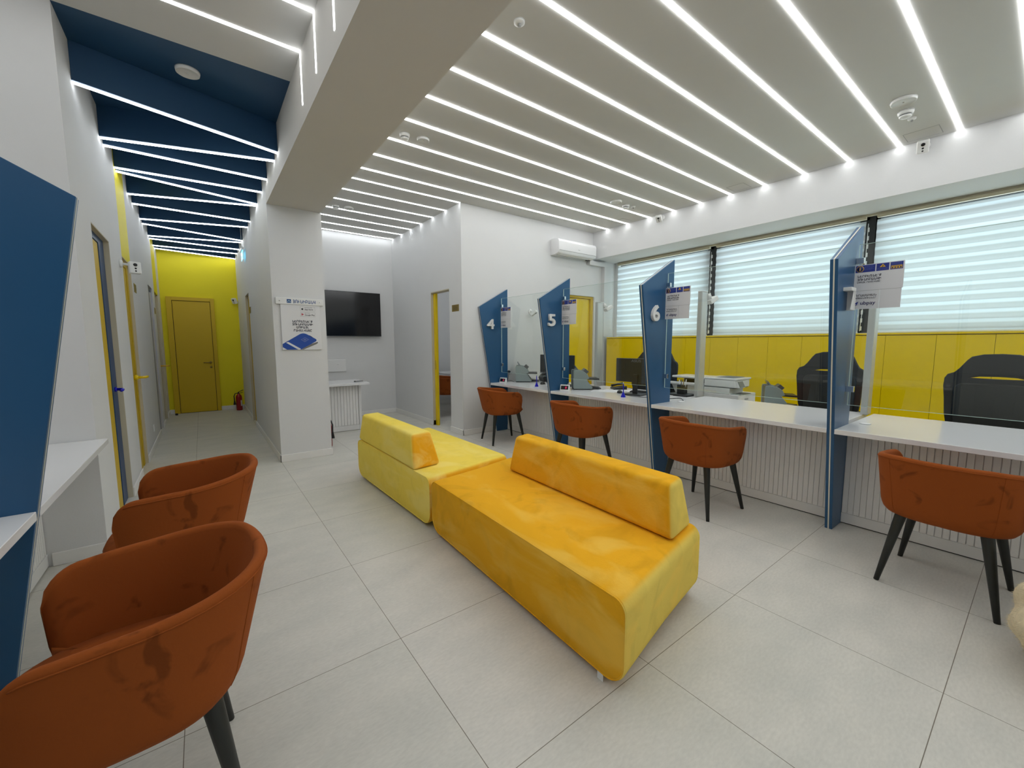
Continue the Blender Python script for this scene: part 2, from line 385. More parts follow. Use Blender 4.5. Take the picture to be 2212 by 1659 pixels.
def text_mesh(s, size, extrude=0.0, offset=0.0, align='LEFT', width=None, bevel=0):
    if any(c_ in ARM and c_ != ' ' for c_ in s): return arm_mesh(s, size, extrude, offset, align, width)
    if offset and extrude < 0.005:      # small print: bolder by close copies, the outlines stay clean
        a = text_mesh(s, size, extrude, 0.0, align, width); b = bmesh.new()
        for k, (dx, dy) in enumerate(((-1, 0), (1, 0), (0, 0.7), (0, -0.7))):
            m_ = a.copy(); m_.transform(Matrix.Translation((dx*offset, dy*offset, 0.00004*k))); b.from_mesh(m_); bpy.data.meshes.remove(m_)
        b.to_mesh(a); b.free(); return a
    cu = bpy.data.curves.new('t', 'FONT'); cu.body = s; cu.size = size; cu.extrude = extrude; cu.offset = offset; cu.bevel_depth = bevel
    cu.align_x = align; cu.resolution_u = 4
    o = bpy.data.objects.new('t', cu); C.objects.link(o)
    bpy.context.view_layer.update()
    me = bpy.data.meshes.new_from_object(o.evaluated_get(bpy.context.evaluated_depsgraph_get()))
    bpy.data.objects.remove(o); bpy.data.curves.remove(cu)
    if width and me.vertices:
        xs = [v.co.x for v in me.vertices]; w0 = max(xs)-min(xs); k = width/w0
        for v in me.vertices: v.co.x *= k
    return me
FACE_NX = lambda o: Matrix(((0, 0, -1, o[0]), (-1, 0, 0, o[1]), (0, 1, 0, o[2]), (0, 0, 0, 1)))   # faces -x
FACE_NY = lambda o: Matrix(((1, 0, 0, o[0]), (0, 0, -1, o[1]), (0, 1, 0, o[2]), (0, 0, 0, 1)))    # faces -y
FACE_PX = lambda o: Matrix(((0, 0, 1, o[0]), (1, 0, 0, o[1]), (0, 1, 0, o[2]), (0, 0, 0, 1)))     # faces +x
def add_me(mb, me, mtx, slot=None):
    me.transform(mtx)
    if slot is not None:
        for p in me.polygons: p.material_index = slot
    mb.bm.from_mesh(me); bpy.data.meshes.remove(me)
ORD = ['first', 'second', 'third', 'fourth', 'fifth', 'sixth', 'seventh', 'eighth', 'ninth', 'tenth', 'eleventh', 'twelfth', 'thirteenth', 'fourteenth', 'fifteenth', 'sixteenth', 'seventeenth', 'eighteenth', 'nineteenth', 'twentieth']

# ---------------------------------------------------------------- shell of the room
CEIL = 3.385; YB = -2.8; XL = -2.6
struct('floor', MB().box(XL-0.2, 6.8, YB-0.2, 11, -0.1, 0), 'floor')
cl = MB().box(XL-0.2, 6.8, YB-0.2, 3.69, CEIL, CEIL+0.1).box(0.667, 6.8, 3.69, 11, CEIL, CEIL+0.1).box(XL-.2, -0.58, 3.69, 11, CEIL, CEIL+.1)
struct('ceiling', cl, 'ceiling_paint')
struct('ceiling', MB().box(-0.58, 0.667, 3.69, 10.6, CEIL, CEIL+0.1), 'blue_ceiling')
struct('wall_beam', MB().box(0.667, 1.215, YB, 5.37, 2.925, CEIL), 'beam_paint')
struct('wall_column', MB().box(0.667, 1.225, 5.37, 5.92, 0, CEIL), 'white_paint')
# corridor right wall with one opening
struct('wall_corridor_right', MB().box(0.667, 0.79, 5.92, 8.05, 0, CEIL).box(0.667, 0.79, 8.68, 10.45, 0, CEIL).box(0.667, 0.79, 8.05, 8.68, 2.22, CEIL), 'white_paint')
# corridor left wall with four recesses, yellow bands above the second and fourth
ops = [(4.245, 4.97), (5.69, 6.32), (8.17, 8.81), (9.20, 9.89)]
wl = MB(); y = 3.69
for i, (a, b) in enumerate(ops):
    wl.slot(0).box(-0.80, -0.58, y, a, 0, CEIL)
    wl.slot(1 if i in (1, 3) else 0).box(-0.80, -0.58, a, b, 2.265, CEIL)
    y = b
wl.slot(0).box(-0.80, -0.58, y, 10.45, 0, CEIL)
struct('wall_left', wl, ['white_paint', 'yellow_paint'])
struct('wall_niche', MB().box(XL, -0.80, 3.69, 3.9, 0, CEIL), 'white_paint')
struct('wall_far_left', MB().box(XL-0.15, XL, YB, 3.9, 0, CEIL), 'white_paint')
struct('wall_corridor_end', MB().box(-0.8, 0.79, 10.45, 10.6, 0, CEIL), 'yellow_paint')
struct('wall_back', MB().box(0.79, 3.19, 7.95, 8.1, 0, CEIL), 'white_paint')
sw = MB().box(3.07, 3.19, 5.27, 5.65, 0, CEIL).box(3.07, 3.19, 6.28, 7.95, 0, CEIL).box(3.07, 3.19, 5.65, 6.28, 2.22, CEIL)
struct('wall_short', sw, 'white_paint')
wr = MB().box(3.19, 5.12, 5.27, 5.42, 0, CEIL).box(5.92, 6.7, 5.27, 5.42, 0, CEIL).box(5.12, 5.92, 5.27, 5.42, 2.24, CEIL)
struct('wall_end', wr, 'white_paint')
struct('wall_meeting_room', MB().box(3.19, 5.6, 8.35, 8.5, 0, CEIL).box(5.6, 5.7, 5.42, 8.5, 0, CEIL).box(3.07, 3.19, 8.1, 8.5, 0, CEIL), 'white_paint')
struct('wall_behind', MB().box(XL, 6.8, YB-0.15, YB, 0, CEIL), 'white_paint')
struct('wall_bulkhead', MB().box(5.86, 6.75, YB, 5.27, 2.91, CEIL), 'white_paint')
struct('wall_right', MB().box(6.5, 6.7, YB, 5.27, 0, 1.50).box(6.5, 6.7, 5.18, 5.27, 1.5, 2.91), 'white_paint')
# skirting
def skirt(name, segs):
    mb = MB()
    for s_ in segs: mb.box(*s_, 0, 0.085, bev=0.003, seg=1)
    struct(name, mb, 'baseboard')
skirt('baseboard_column', [(0.655, 1.237, 5.358, 5.37), (0.655, 0.667, 5.358, 8.05), (1.225, 1.237, 5.37, 5.93), (0.655, 0.667, 8.68, 10.45)])
skirt('baseboard_left', [(-0.58, -0.568, 3.678, 4.245), (-0.83, -0.568, 3.678, 3.69), (-0.58, -0.568, 4.97, 5.69), (-0.58, -0.568, 6.32, 8.17), (-0.58, -0.568, 8.81, 9.20), (-0.58, -0.568, 9.89, 10.45)])
skirt('baseboard_end', [(-0.58, -0.50, 10.438, 10.45), (0.255, 0.667, 10.438, 10.45)])
skirt('baseboard_back', [(0.79, 3.07, 7.938, 7.95)])
skirt('baseboard_short', [(3.058, 3.07, 5.258, 5.65), (3.058, 3.07, 6.28, 7.95), (3.058, 3.66, 5.258, 5.27), (3.058, 3.19, 5.65, 5.662), (3.07, 3.19, 6.268, 6.28)])
skirt('baseboard_meeting_room', [(3.2, 5.6, 8.338, 8.35)])

# ---------------------------------------------------------------- doors
def lever(mb, x, y, z, axis, d, length, r=0.009):
    """lever handle; axis: wall normal axis, d: +/-1 outwards, length signed along the other axis"""
    if axis == 'x': mb.tube([(x, y, z), (x+d*0.05, y, z), (x+d*0.055, y+length*0.3, z), (x+d*0.055, y+length, z)], r, 8)
    else: mb.tube([(x, y, z), (x, y+d*0.05, z), (x+length*0.3, y+d*0.055, z), (x+length, y+d*0.055, z)], r, 8)
    return mb
# first on the left: yellow leaf in a blue frame
def door_root(n):
    o = bpy.data.objects.new('door_%d' % n, None); C.objects.link(o); o['kind'] = 'structure'; return o
d = door_root(1)
MB().box(-0.67, -0.622, 4.245, 4.735, 0, 2.20).obj('door_leaf', 'yellow_door', d)
MB().box(-0.68, -0.616, 4.74, 4.955, 0, 2.265, 0.003).box(-0.68, -0.616, 4.245, 4.74, 2.205, 2.265, 0.003).obj('door_frame', 'blue_dark', d)
MB().box(-0.68, -0.62, 4.955, 4.962, 0, 2.265).obj('shadow_gap', 'dark_gap', d)
MB().box(-0.70, -0.581, 4.962, 4.97, 0, 2.265).box(-0.70, -0.581, 4.245, 4.97, 2.257, 2.265).obj('reveal', 'jamb', d)
lever(MB().lathe([(0.02, 0), (0.02, 0.012)], (-0.616, 4.83, 1.0), 12, 'x'), -0.616, 4.83, 1.0, 'x', 1, -0.13, 0.012).obj('door_handle', 'pen_blue', d)
d = door_root(2)
MB().box(-0.66, -0.612, 5.69, 6.165, 0, 2.2).obj('door_leaf', 'yellow_door', d)
MB().box(-0.66, -0.606, 6.18, 6.29, 0, 2.265).box(-0.66, -0.606, 5.69, 6.18, 2.205, 2.265).obj('door_frame', 'yellow_door', d)
MB().box(-0.66, -0.620, 6.165, 6.18, 0, 2.265).obj('shadow_gap', 'brass_dark', d)
MB().box(-0.70, -0.581, 6.29, 6.32, 0, 2.265).box(-0.70, -0.581, 5.69, 6.32, 2.257, 2.265).obj('reveal', 'jamb', d)
lever(MB().lathe([(0.028, 0), (0.028, 0.02), (0.02, 0.035)], (-0.612, 6.08, 1.02), 12, 'x'), -0.60, 6.08, 1.02, 'x', 1.6, 0.11, 0.014).obj('door_handle', 'yellow_cabinet', d)
d = door_root(3)
MB().box(-0.66, -0.602, 8.56, 8.80, 0, 2.20).obj('door_leaf', 'door_white', d)
MB().box(-0.66, -0.600, 8.17, 8.55, 0, 2.26).box(-0.66, -0.600, 8.55, 8.80, 2.21, 2.26).obj('door_frame', 'blue_dark', d)
MB().box(-0.66, -0.581, 8.80, 8.81, 0, 2.26).obj('reveal', 'door_white', d)
d = door_root(4)
MB().box(-0.66, -0.61, 9.20, 9.88, 0, 2.26).obj('door_leaf', 'jamb', d)
MB().box(-0.66, -0.581, 9.88, 9.89, 0, 2.26).obj('reveal', 'jamb', d)
lever(MB().lathe([(0.02, 0), (0.02, 0.02)], (-0.61, 9.45, 1.0), 12, 'x'), -0.61, 9.45, 1.0, 'x', 2.2, 0.12, 0.012).obj('door_handle', 'sign_yellow', d)
d = door_root(5)
MB().box(-0.50, -0.415, 10.40, 10.45, 0, 2.30, 0.003).box(0.19, 0.255, 10.40, 10.45, 0, 2.30, 0.003).box(-0.415, 0.19, 10.40, 10.45, 2.232, 2.30, 0.003).obj('door_frame', 'yellow_door', d)
MB().box(-0.407, 0.183, 10.415, 10.448, 0.008, 2.224, 0.002).obj('door_leaf', 'yellow_door', d)
MB().box(-0.415, 0.19, 10.43, 10.449, 0.0, 2.232).obj('shadow_gap', 'dark_gap', d)
lever(MB().lathe([(0.024, 0), (0.024, -0.012)], (0.13, 10.415, 1.005), 12, 'y').lathe([(0.020, 0), (0.020, -0.008)], (0.13, 10.415, 0.91), 12, 'y'), 0.13, 10.415, 1.005, 'y', -1, -0.12, 0.009).obj('door_handle', 'brass', d)
d = door_root(6)     # opening on the corridor's right
MB().box(0.706, 0.75, 8.60, 8.672, 0, 2.22).box(0.706, 0.75, 8.05, 8.60, 2.17, 2.22).obj('door_frame', 'yellow_door', d)
MB().box(0.712, 0.75, 8.05, 8.595, 0, 2.165).obj('door_leaf', 'yellow_door', d)
MB().box(0.668, 0.75, 8.672, 8.68, 0, 2.22).obj('reveal', 'jamb', d)
d = door_root(7)     # meeting room, yellow edge of the open doorway
MB().box(3.11, 3.15, 6.20, 6.268, 0, 2.20, 0.002).obj('door_frame', 'yellow_cabinet', d)
MB().box(3.07, 3.19, 6.268, 6.28, 0, 2.22).box(3.07, 3.19, 5.65, 6.28, 2.205, 2.22).obj('reveal', 'jamb', d)
MB().box(3.108, 3.112, 6.225, 6.24, 0.95, 1.10).obj('lock_plate', 'brass', d)
d = door_root(8)     # yellow door behind the tellers
MB().box(5.12, 5.16, 5.30, 5.36, 0, 2.24).box(5.86, 5.92, 5.30, 5.36, 0, 2.24).box(5.16, 5.86, 5.30, 5.36, 2.20, 2.24).obj('door_frame', 'yellow_door', d)
MB().box(5.165, 5.855, 5.335, 5.375, 0.01, 2.195).obj('door_leaf', 'yellow_cabinet', d)
MB().box(5.12, 5.92, 5.375, 5.385, 0, 2.24).obj('shadow_gap', 'dark_gap', d)
lever(MB().lathe([(0.02, 0), (0.02, -0.012)], (5.24, 5.335, 1.02), 12, 'y'), 5.24, 5.335, 1.02, 'y', -1, 0.11).obj('door_handle', 'chrome', d)

# ---------------------------------------------------------------- windows, blinds, cabinets
wins = [(3.37, 5.18), (1.47, 3.29), (-0.42, 1.39), (-2.4, -0.5)]
for i, (a, b) in enumerate(wins):
    o = bpy.data.objects.new('window_%d' % (i+1), None); C.objects.link(o); o['kind'] = 'structure'
    MB().box(6.56, 6.62, a-0.10 if i < 3 else a, a+0.09, 1.5, 2.91).box(6.56, 6.62, a, b, 2.86, 2.91).box(6.56, 6.62, a, b, 1.5, 1.54).box(6.56, 6.62, b, b+0.02 if i else b+.001, 1.5, 2.91).obj('window_frame', 'dark_gap', o)
    MB().box(6.585, 6.590, a, b, 1.54, 2.86).obj('pane', 'window_glass', o)
struct('wall_beyond_windows', MB().box(6.5, 6.7, YB, -2.4, 1.5, 2.91), 'white_paint')
struct('trim_1', MB().box(6.47, 6.50, -2.4, 5.18, 2.885, 2.91, 0.003), 'beige_rail')
bl_lab = ['white zebra roller blind on the window by the air conditioner corner', 'white zebra roller blind on the middle window behind the digit 6 panel',
          'white zebra roller blind on the window at the right edge of the photo', 'white zebra roller blind on the window beyond the right edge']
for i, (a, b) in enumerate(wins[:3]):
    a2, b2 = a-0.0, b-0.02
    t = thing('roller_blind', bl_lab[i], 'blind', (6.47, (a+b)/2, 2.85), 0, 'zebra blinds on the windows')
    hh = (b2-a2)/2; rows = []
    z = 1.50-2.85
    nn = 140
    for k in range(nn+1):
        zz = z + (2.83-1.50)*k/nn; zw = zz+2.85
        ph = (zw/0.098) % 1.0
        xo = -0.006*math.sin(PI*min(1, ph/0.62)) if ph < 0.62 else 0.004*math.sin(PI*(ph-0.62)/0.38)
        rows.append([(xo, -hh, zz), (xo, hh, zz)])
    MB().grid(rows).obj('blind_fabric', 'blind', t)
    MB().box(-0.025, 0.02, -hh, hh, 0.0, 0.034, 0.004).obj('head_rail', 'beige_rail', t)
    MB().box(-0.010, 0.008, -hh, hh, -1.352, -1.338, 0.002).obj('bottom_rail', 'white_plastic', t)
    cb = MB()
    for k in range(13):       # scalloped dark edge seen beside the fabric
        zz = -1.32+k*0.098
        cb.box(0.015, 0.02, -hh-0.03, -hh-0.012, zz, zz+0.05)
    cb.tube([(0.0, -hh-0.02, -0.05), (0.004, -hh-0.018, -0.6), (0.0, -hh-0.028, -1.1), (0.002, -hh-0.016, -1.33)], 0.0035, 6)
    cb.obj('pull_chain', 'white_plastic', t)
cab_y = [5.19, 4.39, 3.58, 2.77, 1.978, 1.165, 0.352, -0.45, -1.25]
for i in range(len(cab_y)-1):
    b, a = cab_y[i], cab_y[i+1]; m_ = (a+b)/2
    t = thing('yellow_cabinet', 'glossy yellow two-door cabinet under the blinds, %s from the yellow door' % ORD[i], 'cabinet', (6.35, m_, 0), 0, 'yellow cabinets below the window')
    h = (b-a)/2
    MB().box(-0.13, 0.14, -h, h, 0.0, 1.47).obj('body', 'yellow_seam', t)
    for s_ in (-1, 1):
        y0, y1 = sorted((s_*0.0015, s_*(h-0.0015)))
        MB().box(-0.15, -0.13, y0, y1, 0.06, 1.462, 0.001, 1).obj('door', 'yellow_cabinet', t)
    MB().box(-0.12, -0.10, -h, h, 0, 0.055).obj('plinth', 'yellow_cabinet', t)
tag(MB().box(6.19, 6.50, -1.25, 5.19, 1.47, 1.49, 0.002, 1).obj('cabinet_top', 'yellow_cabinet'), 'continuous thin yellow top board along the low cabinets under the blinds', 'cabinet top')

# ---------------------------------------------------------------- ceiling light lines
main_y = [4.93, 4.505, 4.08, 3.655, 3.228, 2.812, 2.387, 1.957, 1.532, 1.118, 0.695, 0.27, -0.15, -0.58, -1.0, -1.43, -1.85, -2.28]
for i, y in enumerate(main_y):
    o = MB().box(-2.3225, 2.3225, -0.0135, 0.0135, -0.006, 0.0).obj('light_line', 'led'); o.location = (3.5375, y, CEIL)
    tag(o, 'long white LED line across the main ceiling, %s counting from the air conditioner wall' % ORD[i], 'light', 'LED lines in the main ceiling')
for i, y in enumerate([5.285, 5.718, 6.143, 6.585, 7.01, 7.435, 7.865]):
    o = MB().box(-0.925, 0.925, -0.010, 0.010, -0.006, 0.0).obj('light_line', 'led_cool'); o.location = (2.143, y, CEIL)
    tag(o, 'short white LED line above the television alcove, %s counting from the wall corner' % ORD[i], 'light', 'LED lines above the television alcove')
for i, y in enumerate([3.285, 2.86, 2.43, 2.0, 1.57, 1.14, 0.71, 0.28, -0.15, -0.58, -1.0, -1.43]):
    t = thing('light_line', 'white LED line over the left booths bending down the beam, %s from the blue ceiling' % ORD[i], 'light', (0.667, y, CEIL), 0, 'LED lines over the left booths')
    MB().box(-3.2, 0, -0.013, 0.013, -0.004, 0).obj('ceiling_run', 'led_left', t)
    MB().box(-0.004, 0, -0.008, 0.008, -0.345, -0.004).obj('beam_run', 'led_left', t)
baf = [((-0.575, 4.095), (0.665, 4.446)), ((-0.574, 5.02), (0.664, 4.652)), ((-0.581, 5.189), (0.664, 5.212)), ((-0.58, 5.764), (0.659, 5.672)),
       ((-0.576, 5.871), (0.665, 6.185)), ((-0.586, 6.656), (0.657, 6.257)), ((-0.586, 7.074), (0.659, 7.103)), ((-0.579, 7.857), (0.652, 7.462)),
       ((-0.589, 8.144), (0.648, 8.479)), ((-0.596, 8.986), (0.658, 8.633)), ((-0.59, 9.202), (0.651, 9.299)), ((-0.587, 9.807), (0.654, 9.742)), ((-0.587, 10.074), (0.649, 10.351))]
for i, ((x0, y0), (x1, y1)) in enumerate(baf):
    x0, x1 = -0.579, 0.666
    t = thing('ceiling_baffle', 'dark blue zigzag ceiling baffle edged with a light line, %s one down the corridor' % ORD[i], 'ceiling baffle', (0, 0, 0), 0, 'blue lit baffles in the corridor ceiling')
    hw = 0.022
    MB().hexa([(x0, y0-hw, 3.135), (x1, y1-hw, 3.135), (x1, y1+hw, 3.135), (x0, y0+hw, 3.135), (x0, y0-hw, CEIL-0.001), (x1, y1-hw, CEIL-0.001), (x1, y1+hw, CEIL-0.001), (x0, y0+hw, CEIL-0.001)]).obj('board', 'blue_ceiling', t)
    hw = 0.0078
    MB().hexa([(x0, y0-hw, 3.122), (x1, y1-hw, 3.122), (x1, y1+hw, 3.122), (x0, y0+hw, 3.122), (x0, y0-hw, 3.1345), (x1, y1-hw, 3.1345), (x1, y1+hw, 3.1345), (x0, y0+hw, 3.1345)]).obj('light_line', 'led_cool', t)
# ceiling light in the meeting room
tag(MB().box(3.5, 5.4, 6.6, 6.78, CEIL-0.012, CEIL-0.001).obj('ceiling_light', 'led_cool'), 'slim white ceiling light inside the meeting room', 'light')

# ---------------------------------------------------------------- blue booth panels, counters, glass
def booth_panel(xf, xb_bottom, y, sgn, label, digit=None):
    """near face at local y=0; sgn=+1 right side (front towards -x), -1 left side. xf: counter front edge"""
    t = thing('booth_panel', label, 'booth divider', (xf, y, 0), 0, 'blue booth dividers')
    prof = [(0.125, 0), (0.33, 0), (0.33, 2.22), (-0.19, 1.93)]
    if sgn < 0: prof = [(-a, b) for a, b in prof]
    MB().prism(prof, 'y', 0.0, 0.0185, 0.0015, 1).obj('board', 'blue_board', t)
    MB().prism(prof, 'y', 0.0265, 0.045, 0.0015, 1).obj('board', 'blue_board', t)
    k = 0.0
    MB().prism([(a-(0.001 if abs(a) < 0.2 else 0)*sgn, b+0.001 if b > 1 else b) for a, b in prof], 'y', 0.0185, 0.0265).obj('edge_strip', 'edge_alu', t)
    if digit:
        mb = MB(); me = text_mesh(digit, 0.205, 0.014, 0.0045, 'CENTER', 0.115 if digit != '4' else 0.128)
        add_me(mb, me, FACE_NY((0.0, -0.016, 1.603))); o = mb.obj('booth_number', 'white_plastic', t); o['label'] = 'white raised number %s' % digit
    return t
XR, XLF = 3.533, -0.525
booth_panel(XR, 0, 5.222, 1, 'blue booth divider with number 4, against the end wall', '4')
booth_panel(XR, 0, 3.855, 1, 'blue booth divider with number 5', '5')
booth_panel(XR, 0, 2.378, 1, 'blue booth divider with number 6', '6')
booth_panel(XR, 0, 0.893, 1, 'blue booth divider seen edge-on at the right, white bracket on it')
booth_panel(XR, 0, -0.590, 1, 'blue booth divider beyond the right edge of the photo')
booth_panel(XLF, 0, 2.22, -1, 'big dark blue booth divider cut by the left edge of the photo')
booth_panel(XLF, 0, 0.735, -1, 'blue booth divider beyond the left edge of the photo')

def ribs(mb, x, y0, y1, z0, z1, d, axis='x', pitch=0.0362):
    n = max(1, round((y1-y0)/pitch)); p = (y1-y0)/n
    for i in range(n):
        a = y0+i*p+0.0014; b = y0+(i+1)*p-0.0014
        if axis == 'x': mb.hexa([(x, a, z0), (x+d, a+0.001, z0), (x+d, b-0.001, z0), (x, b, z0), (x, a, z1), (x+d, a+0.001, z1), (x+d, b-0.001, z1), (x, b, z1)])
        else: mb.hexa([(a, x, z0), (a+0.003, x+d, z0), (b-0.003, x+d, z0), (b, x, z0), (a, x, z1), (a+0.003, x+d, z1), (b-0.003, x+d, z1), (b, x, z1)])
    return mb
def counter(label, xf, y0, y1, sgn, hole=None):
    t = thing('teller_counter', label, 'counter', (xf, (y0+y1)/2, 0), 0, 'teller counters')
    h = (y1-y0)/2; X = lambda a, b: tuple(sorted((sgn*a, sgn*b)))
    MB().box(*X(0, 1.045), -h, h, 0.741, 0.775, 0.002, 1).obj('worktop', 'white_gloss', t)
    xr = 0.335
    ribs(MB().box(*X(xr, xr+0.02), -h, h, 0.0, 0.741), sgn*(xr+0.001), -h, h, 0.085, 0.741, -sgn*0.009).obj('ribbed_front', 'rib_white', t)
    MB().box(*X(xr-0.012, xr+0.004), -h, h, 0.008, 0.083, 0.001, 1).obj('plinth', 'white_matt', t)
    MB().box(*X(xr-0.004, xr+0.004), -h, h, 0.0, 0.008).obj('shadow_gap', 'dark_gap', t)
    MB().box(*X(0.36, 1.0), h-0.02, h-0.002, 0, 0.741).box(*X(0.36, 1.0), -h+0.002, -h+0.02, 0, 0.741).obj('side_board', 'white_matt', t)
    if hole is not None:
        MB().lathe([(0.0, 0.0), (0.032, 0.0), (0.036, 0.003), (0.030, 0.004), (0.0, 0.003)], (sgn*0.42, hole-(y0+y1)/2, 0.775), 20).obj('cable_grommet', 'white_matt', t)
    return t
counter('white teller counter between dividers 4 and 5', XR, 3.90, 5.222, 1)
counter('white teller counter between dividers 5 and 6', XR, 2.423, 3.855, 1)
counter('bare white teller counter right of divider 6', XR, 0.938, 2.378, 1, 2.30)
counter('white teller counter at the right edge of the photo', XR, -0.545, 0.893, 1, 0.815)
counter('white counter in the left booth by the corridor corner', XLF, 2.265, 3.688, -1)
counter('white counter in front of the big blue divider at left edge', XLF, 0.78, 2.22, -1)

def pane(label, x, y0, y1, z0=0.932, z1=2.07):
    t = thing('glass_screen', label, 'glass screen', (x, (y0+y1)/2, z0), 0, 'clear glass screens over the counters')
    h = (y1-y0)/2; H = z1-z0; e = 0.003
    MB().box(-0.004, 0.004, -h, h, 0, H).obj('pane', 'glass', t)
    MB().box(-0.0042, 0.0042, -h, h, 0.0, 0.0022).box(-0.0042, 0.0042, -h, h, H-0.002, H).box(-0.0042, 0.0042, -h, -h+0.002, 0, H).box(-0.0042, 0.0042, h-0.002, h, 0, H).obj('polished_edge', 'glass_edge', t)
    return t
for lab, x, y0, y1 in (('clear glass screen over the counter right of number 4', 3.735, 3.912, 5.205), ('clear glass screen over the counter right of number 5', 3.735, 2.435, 3.842),
                    ('clear glass screen over the counter right of number 6', 3.735, 0.950, 2.365), ('clear glass screen at the right edge of the photo', 3.735, -0.533, 0.880)):
    pane(lab, x, y0, y1)
for i, (y, lab) in enumerate(((5.222, 'next to number 4'), (3.855, 'next to number 5'), (2.378, 'next to number 6'), (0.893, 'on the divider seen edge-on'))):
    for z, l2 in ((1.955, 'upper'), (1.05, 'lower')):
        c = MB().box(3.722, 3.748, y-0.046, y, z-0.021, z+0.021, 0.002, 1).obj('glass_clamp', 'chrome')
        me = c.data; me.transform(Matrix.Translation((-3.735, -y, -z))); c.location = (3.735, y, z)
        tag(c, '%s square metal glass clamp %s' % (l2, lab), 'clamp', 'clamps holding the glass screens')

# ---------------------------------------------------------------- notices on the glass
def notice(y_left, label):
    """board 0.255 wide, left edge at y_left, facing -x"""
    t = thing('notice_sign', label, 'sign', (3.722, y_left, 1.62), 0, 'notices on the glass screens')
    # local frame: u to the right (= -y), v up
    def q(mb, u0, u1, v0, v1, d0, d1): return mb.box(-d1, -d0, -u1, -u0, v0, v1)
    q(MB(), 0, 0.257, 0.128, 0.305, 0.0, 0.004).obj('upper_board', 'paper', t)
    q(q(MB(), 0, 0.142, 0, 0.126, 0.0, 0.004), 0.144, 0.252, 0, 0.126, 0.0, 0.004).obj('lower_board', 'paper', t)
    q(MB(), 0.0, 0.252, 0.1262, 0.1278, 0.0005, 0.003).obj('divider_line', 'grey_line', t)
    q(MB(), 0.004, 0.109, 0.253, 0.301, 0.004, 0.0048).obj('banner', 'banner_blue', t)
    q(MB(), 0.115, 0.180, 0.253, 0.301, 0.004, 0.0048).obj('banner', 'banner_blue', t)
    q(MB(), 0.187, 0.250, 0.253, 0.301, 0.004, 0.0048).obj('banner', 'banner_blue', t)
    O = lambda u, v, d=0.0052: FACE_NX((-d, -u, v))
    mb = MB(); mb.lathe([(0.0, 0.0), (0.0215, 0.0), (0.0215, 0.0006), (0.0, 0.0006)], (0, 0, 0), 28)
    mb.xf(O(0.028, 0.277, 0.0049)); mb.obj('info_ring', 'sign_yellow', t)
    mb = MB(); mb.lathe([(0.0, 0.0), (0.0185, 0.0), (0.0185, 0.0004), (0.0, 0.0004)], (0, 0, 0), 28); mb.xf(O(0.028, 0.277, 0.0057)); mb.obj('info_disc', 'navy', t)
    mb = MB(); add_me(mb, text_mesh('i', 0.036, 0.0003, 0.001, 'CENTER'), O(0.028, 0.265, 0.0064)); mb.obj('lettering', 'sign_yellow', t)
    mb = MB(); mb.prism([(-0.016, 0), (0.016, 0), (0, 0.021)], 'z', 0, 0.0005); mb.xf(O(0.1475, 0.276, 0.005)); mb.obj('warning_triangle', 'sign_yellow', t)
    mb = MB(); mb.prism([(-0.006, 0.002), (0.001, 0.002), (0.005, 0.011), (0.002, 0.011)], 'z', 0, 0.0005); mb.xf(O(0.1475, 0.276, 0.0058)); mb.obj('warning_glyph', 'black_plastic', t)
    mb = MB(); mb.box(0, 0.055, 0, 0.020, 0, 0.0005); mb.xf(O(0.191, 0.258, 0.005)); mb.obj('yellow_strip', 'sign_yellow', t)
    mb = MB()
    for k in range(4): mb.lathe([(0, 0), (0.0045, 0), (0.0045, 0.0004), (0, 0.0004)], (0.007+k*0.0137, 0.006, 0), 12)
    mb.box(0.002, 0.052, 0.0135, 0.0155, 0, 0.0004); mb.xf(O(0.191, 0.258, 0.0057)); mb.obj('card_icons', 'navy', t)
    fine = MB()
    for (u, v, wd) in [(0.052, 0.293-k*0.007, (0.046, 0.050, 0.042, 0.048, 0.038)[k]) for k in range(5)] + [(0.120, 0.268, 0.054), (0.120, 0.260, 0.054), (0.193, 0.294, 0.050), (0.193, 0.286, 0.050)]:
        x = 0
        while x < wd:
            l = random.uniform(0.004, 0.010); l = min(l, wd-x)
            m2 = MB(); m2.box(0, l, 0, 0.0022, 0, 0.0003); m2.xf(O(u+x, v, 0.005)); me = bpy.data.meshes.new('q'); m2.bm.to_mesh(me); m2.bm.free(); fine.bm.from_mesh(me); bpy.data.meshes.remove(me); x += l+0.0018
    fine.obj('fine_print', 'soft_blue', t)
    mb = MB()
    for s_, u, v, sz, wd in (('ՆԵՐԲԵՌՆԵ՛Ք', 0.018, 0.218, 0.021, 0.125), ('ՅՈՒՆԻԲԱՆԿԻ', 0.018, 0.196, 0.021, 0.125), ('ՄՈԲԱՅԼ ՀԱՎԵԼՎԱԾԸ', 0.018, 0.180, 0.014, 0.122)):
        add_me(mb, text_mesh(s_, sz, 0.0003, 0.0004, 'LEFT', wd), O(u, v))
    mb.obj('lettering', 'ink', t)
    mb = MB()
    for s_, u, v, sz, wd in (('ԴՐԱՄԱԿԱՆ', 0.014, 0.088, 0.019, 0.112), ('ՓՈԽԱՆՑՈՒՄՆԵՐ', 0.012, 0.071, 0.014, 0.114)):
        add_me(mb, text_mesh(s_, sz, 0.0003, 0.0, 'LEFT', wd), O(u, v))
    mb.obj('lettering', 'ink', t)
    mb = MB(); add_me(mb, text_mesh('ubpay', 0.034, 0.0003, 0.0004, 'LEFT', 0.080), O(0.042, 0.030)); mb.obj('lettering', 'navy', t)
    mb = MB(); mb.prism([(0, 0.012), (0.022, 0.028), (0.016, 0.006), (0.011, 0.010)], 'z', 0, 0.0005).prism([(0.003, -0.002), (0.018, 0.004), (0.012, 0.007)], 'z', 0, 0.0005)
    mb.xf(O(0.010, 0.026)); mb.obj('pay_logo', 'banner_blue', t)
    return t
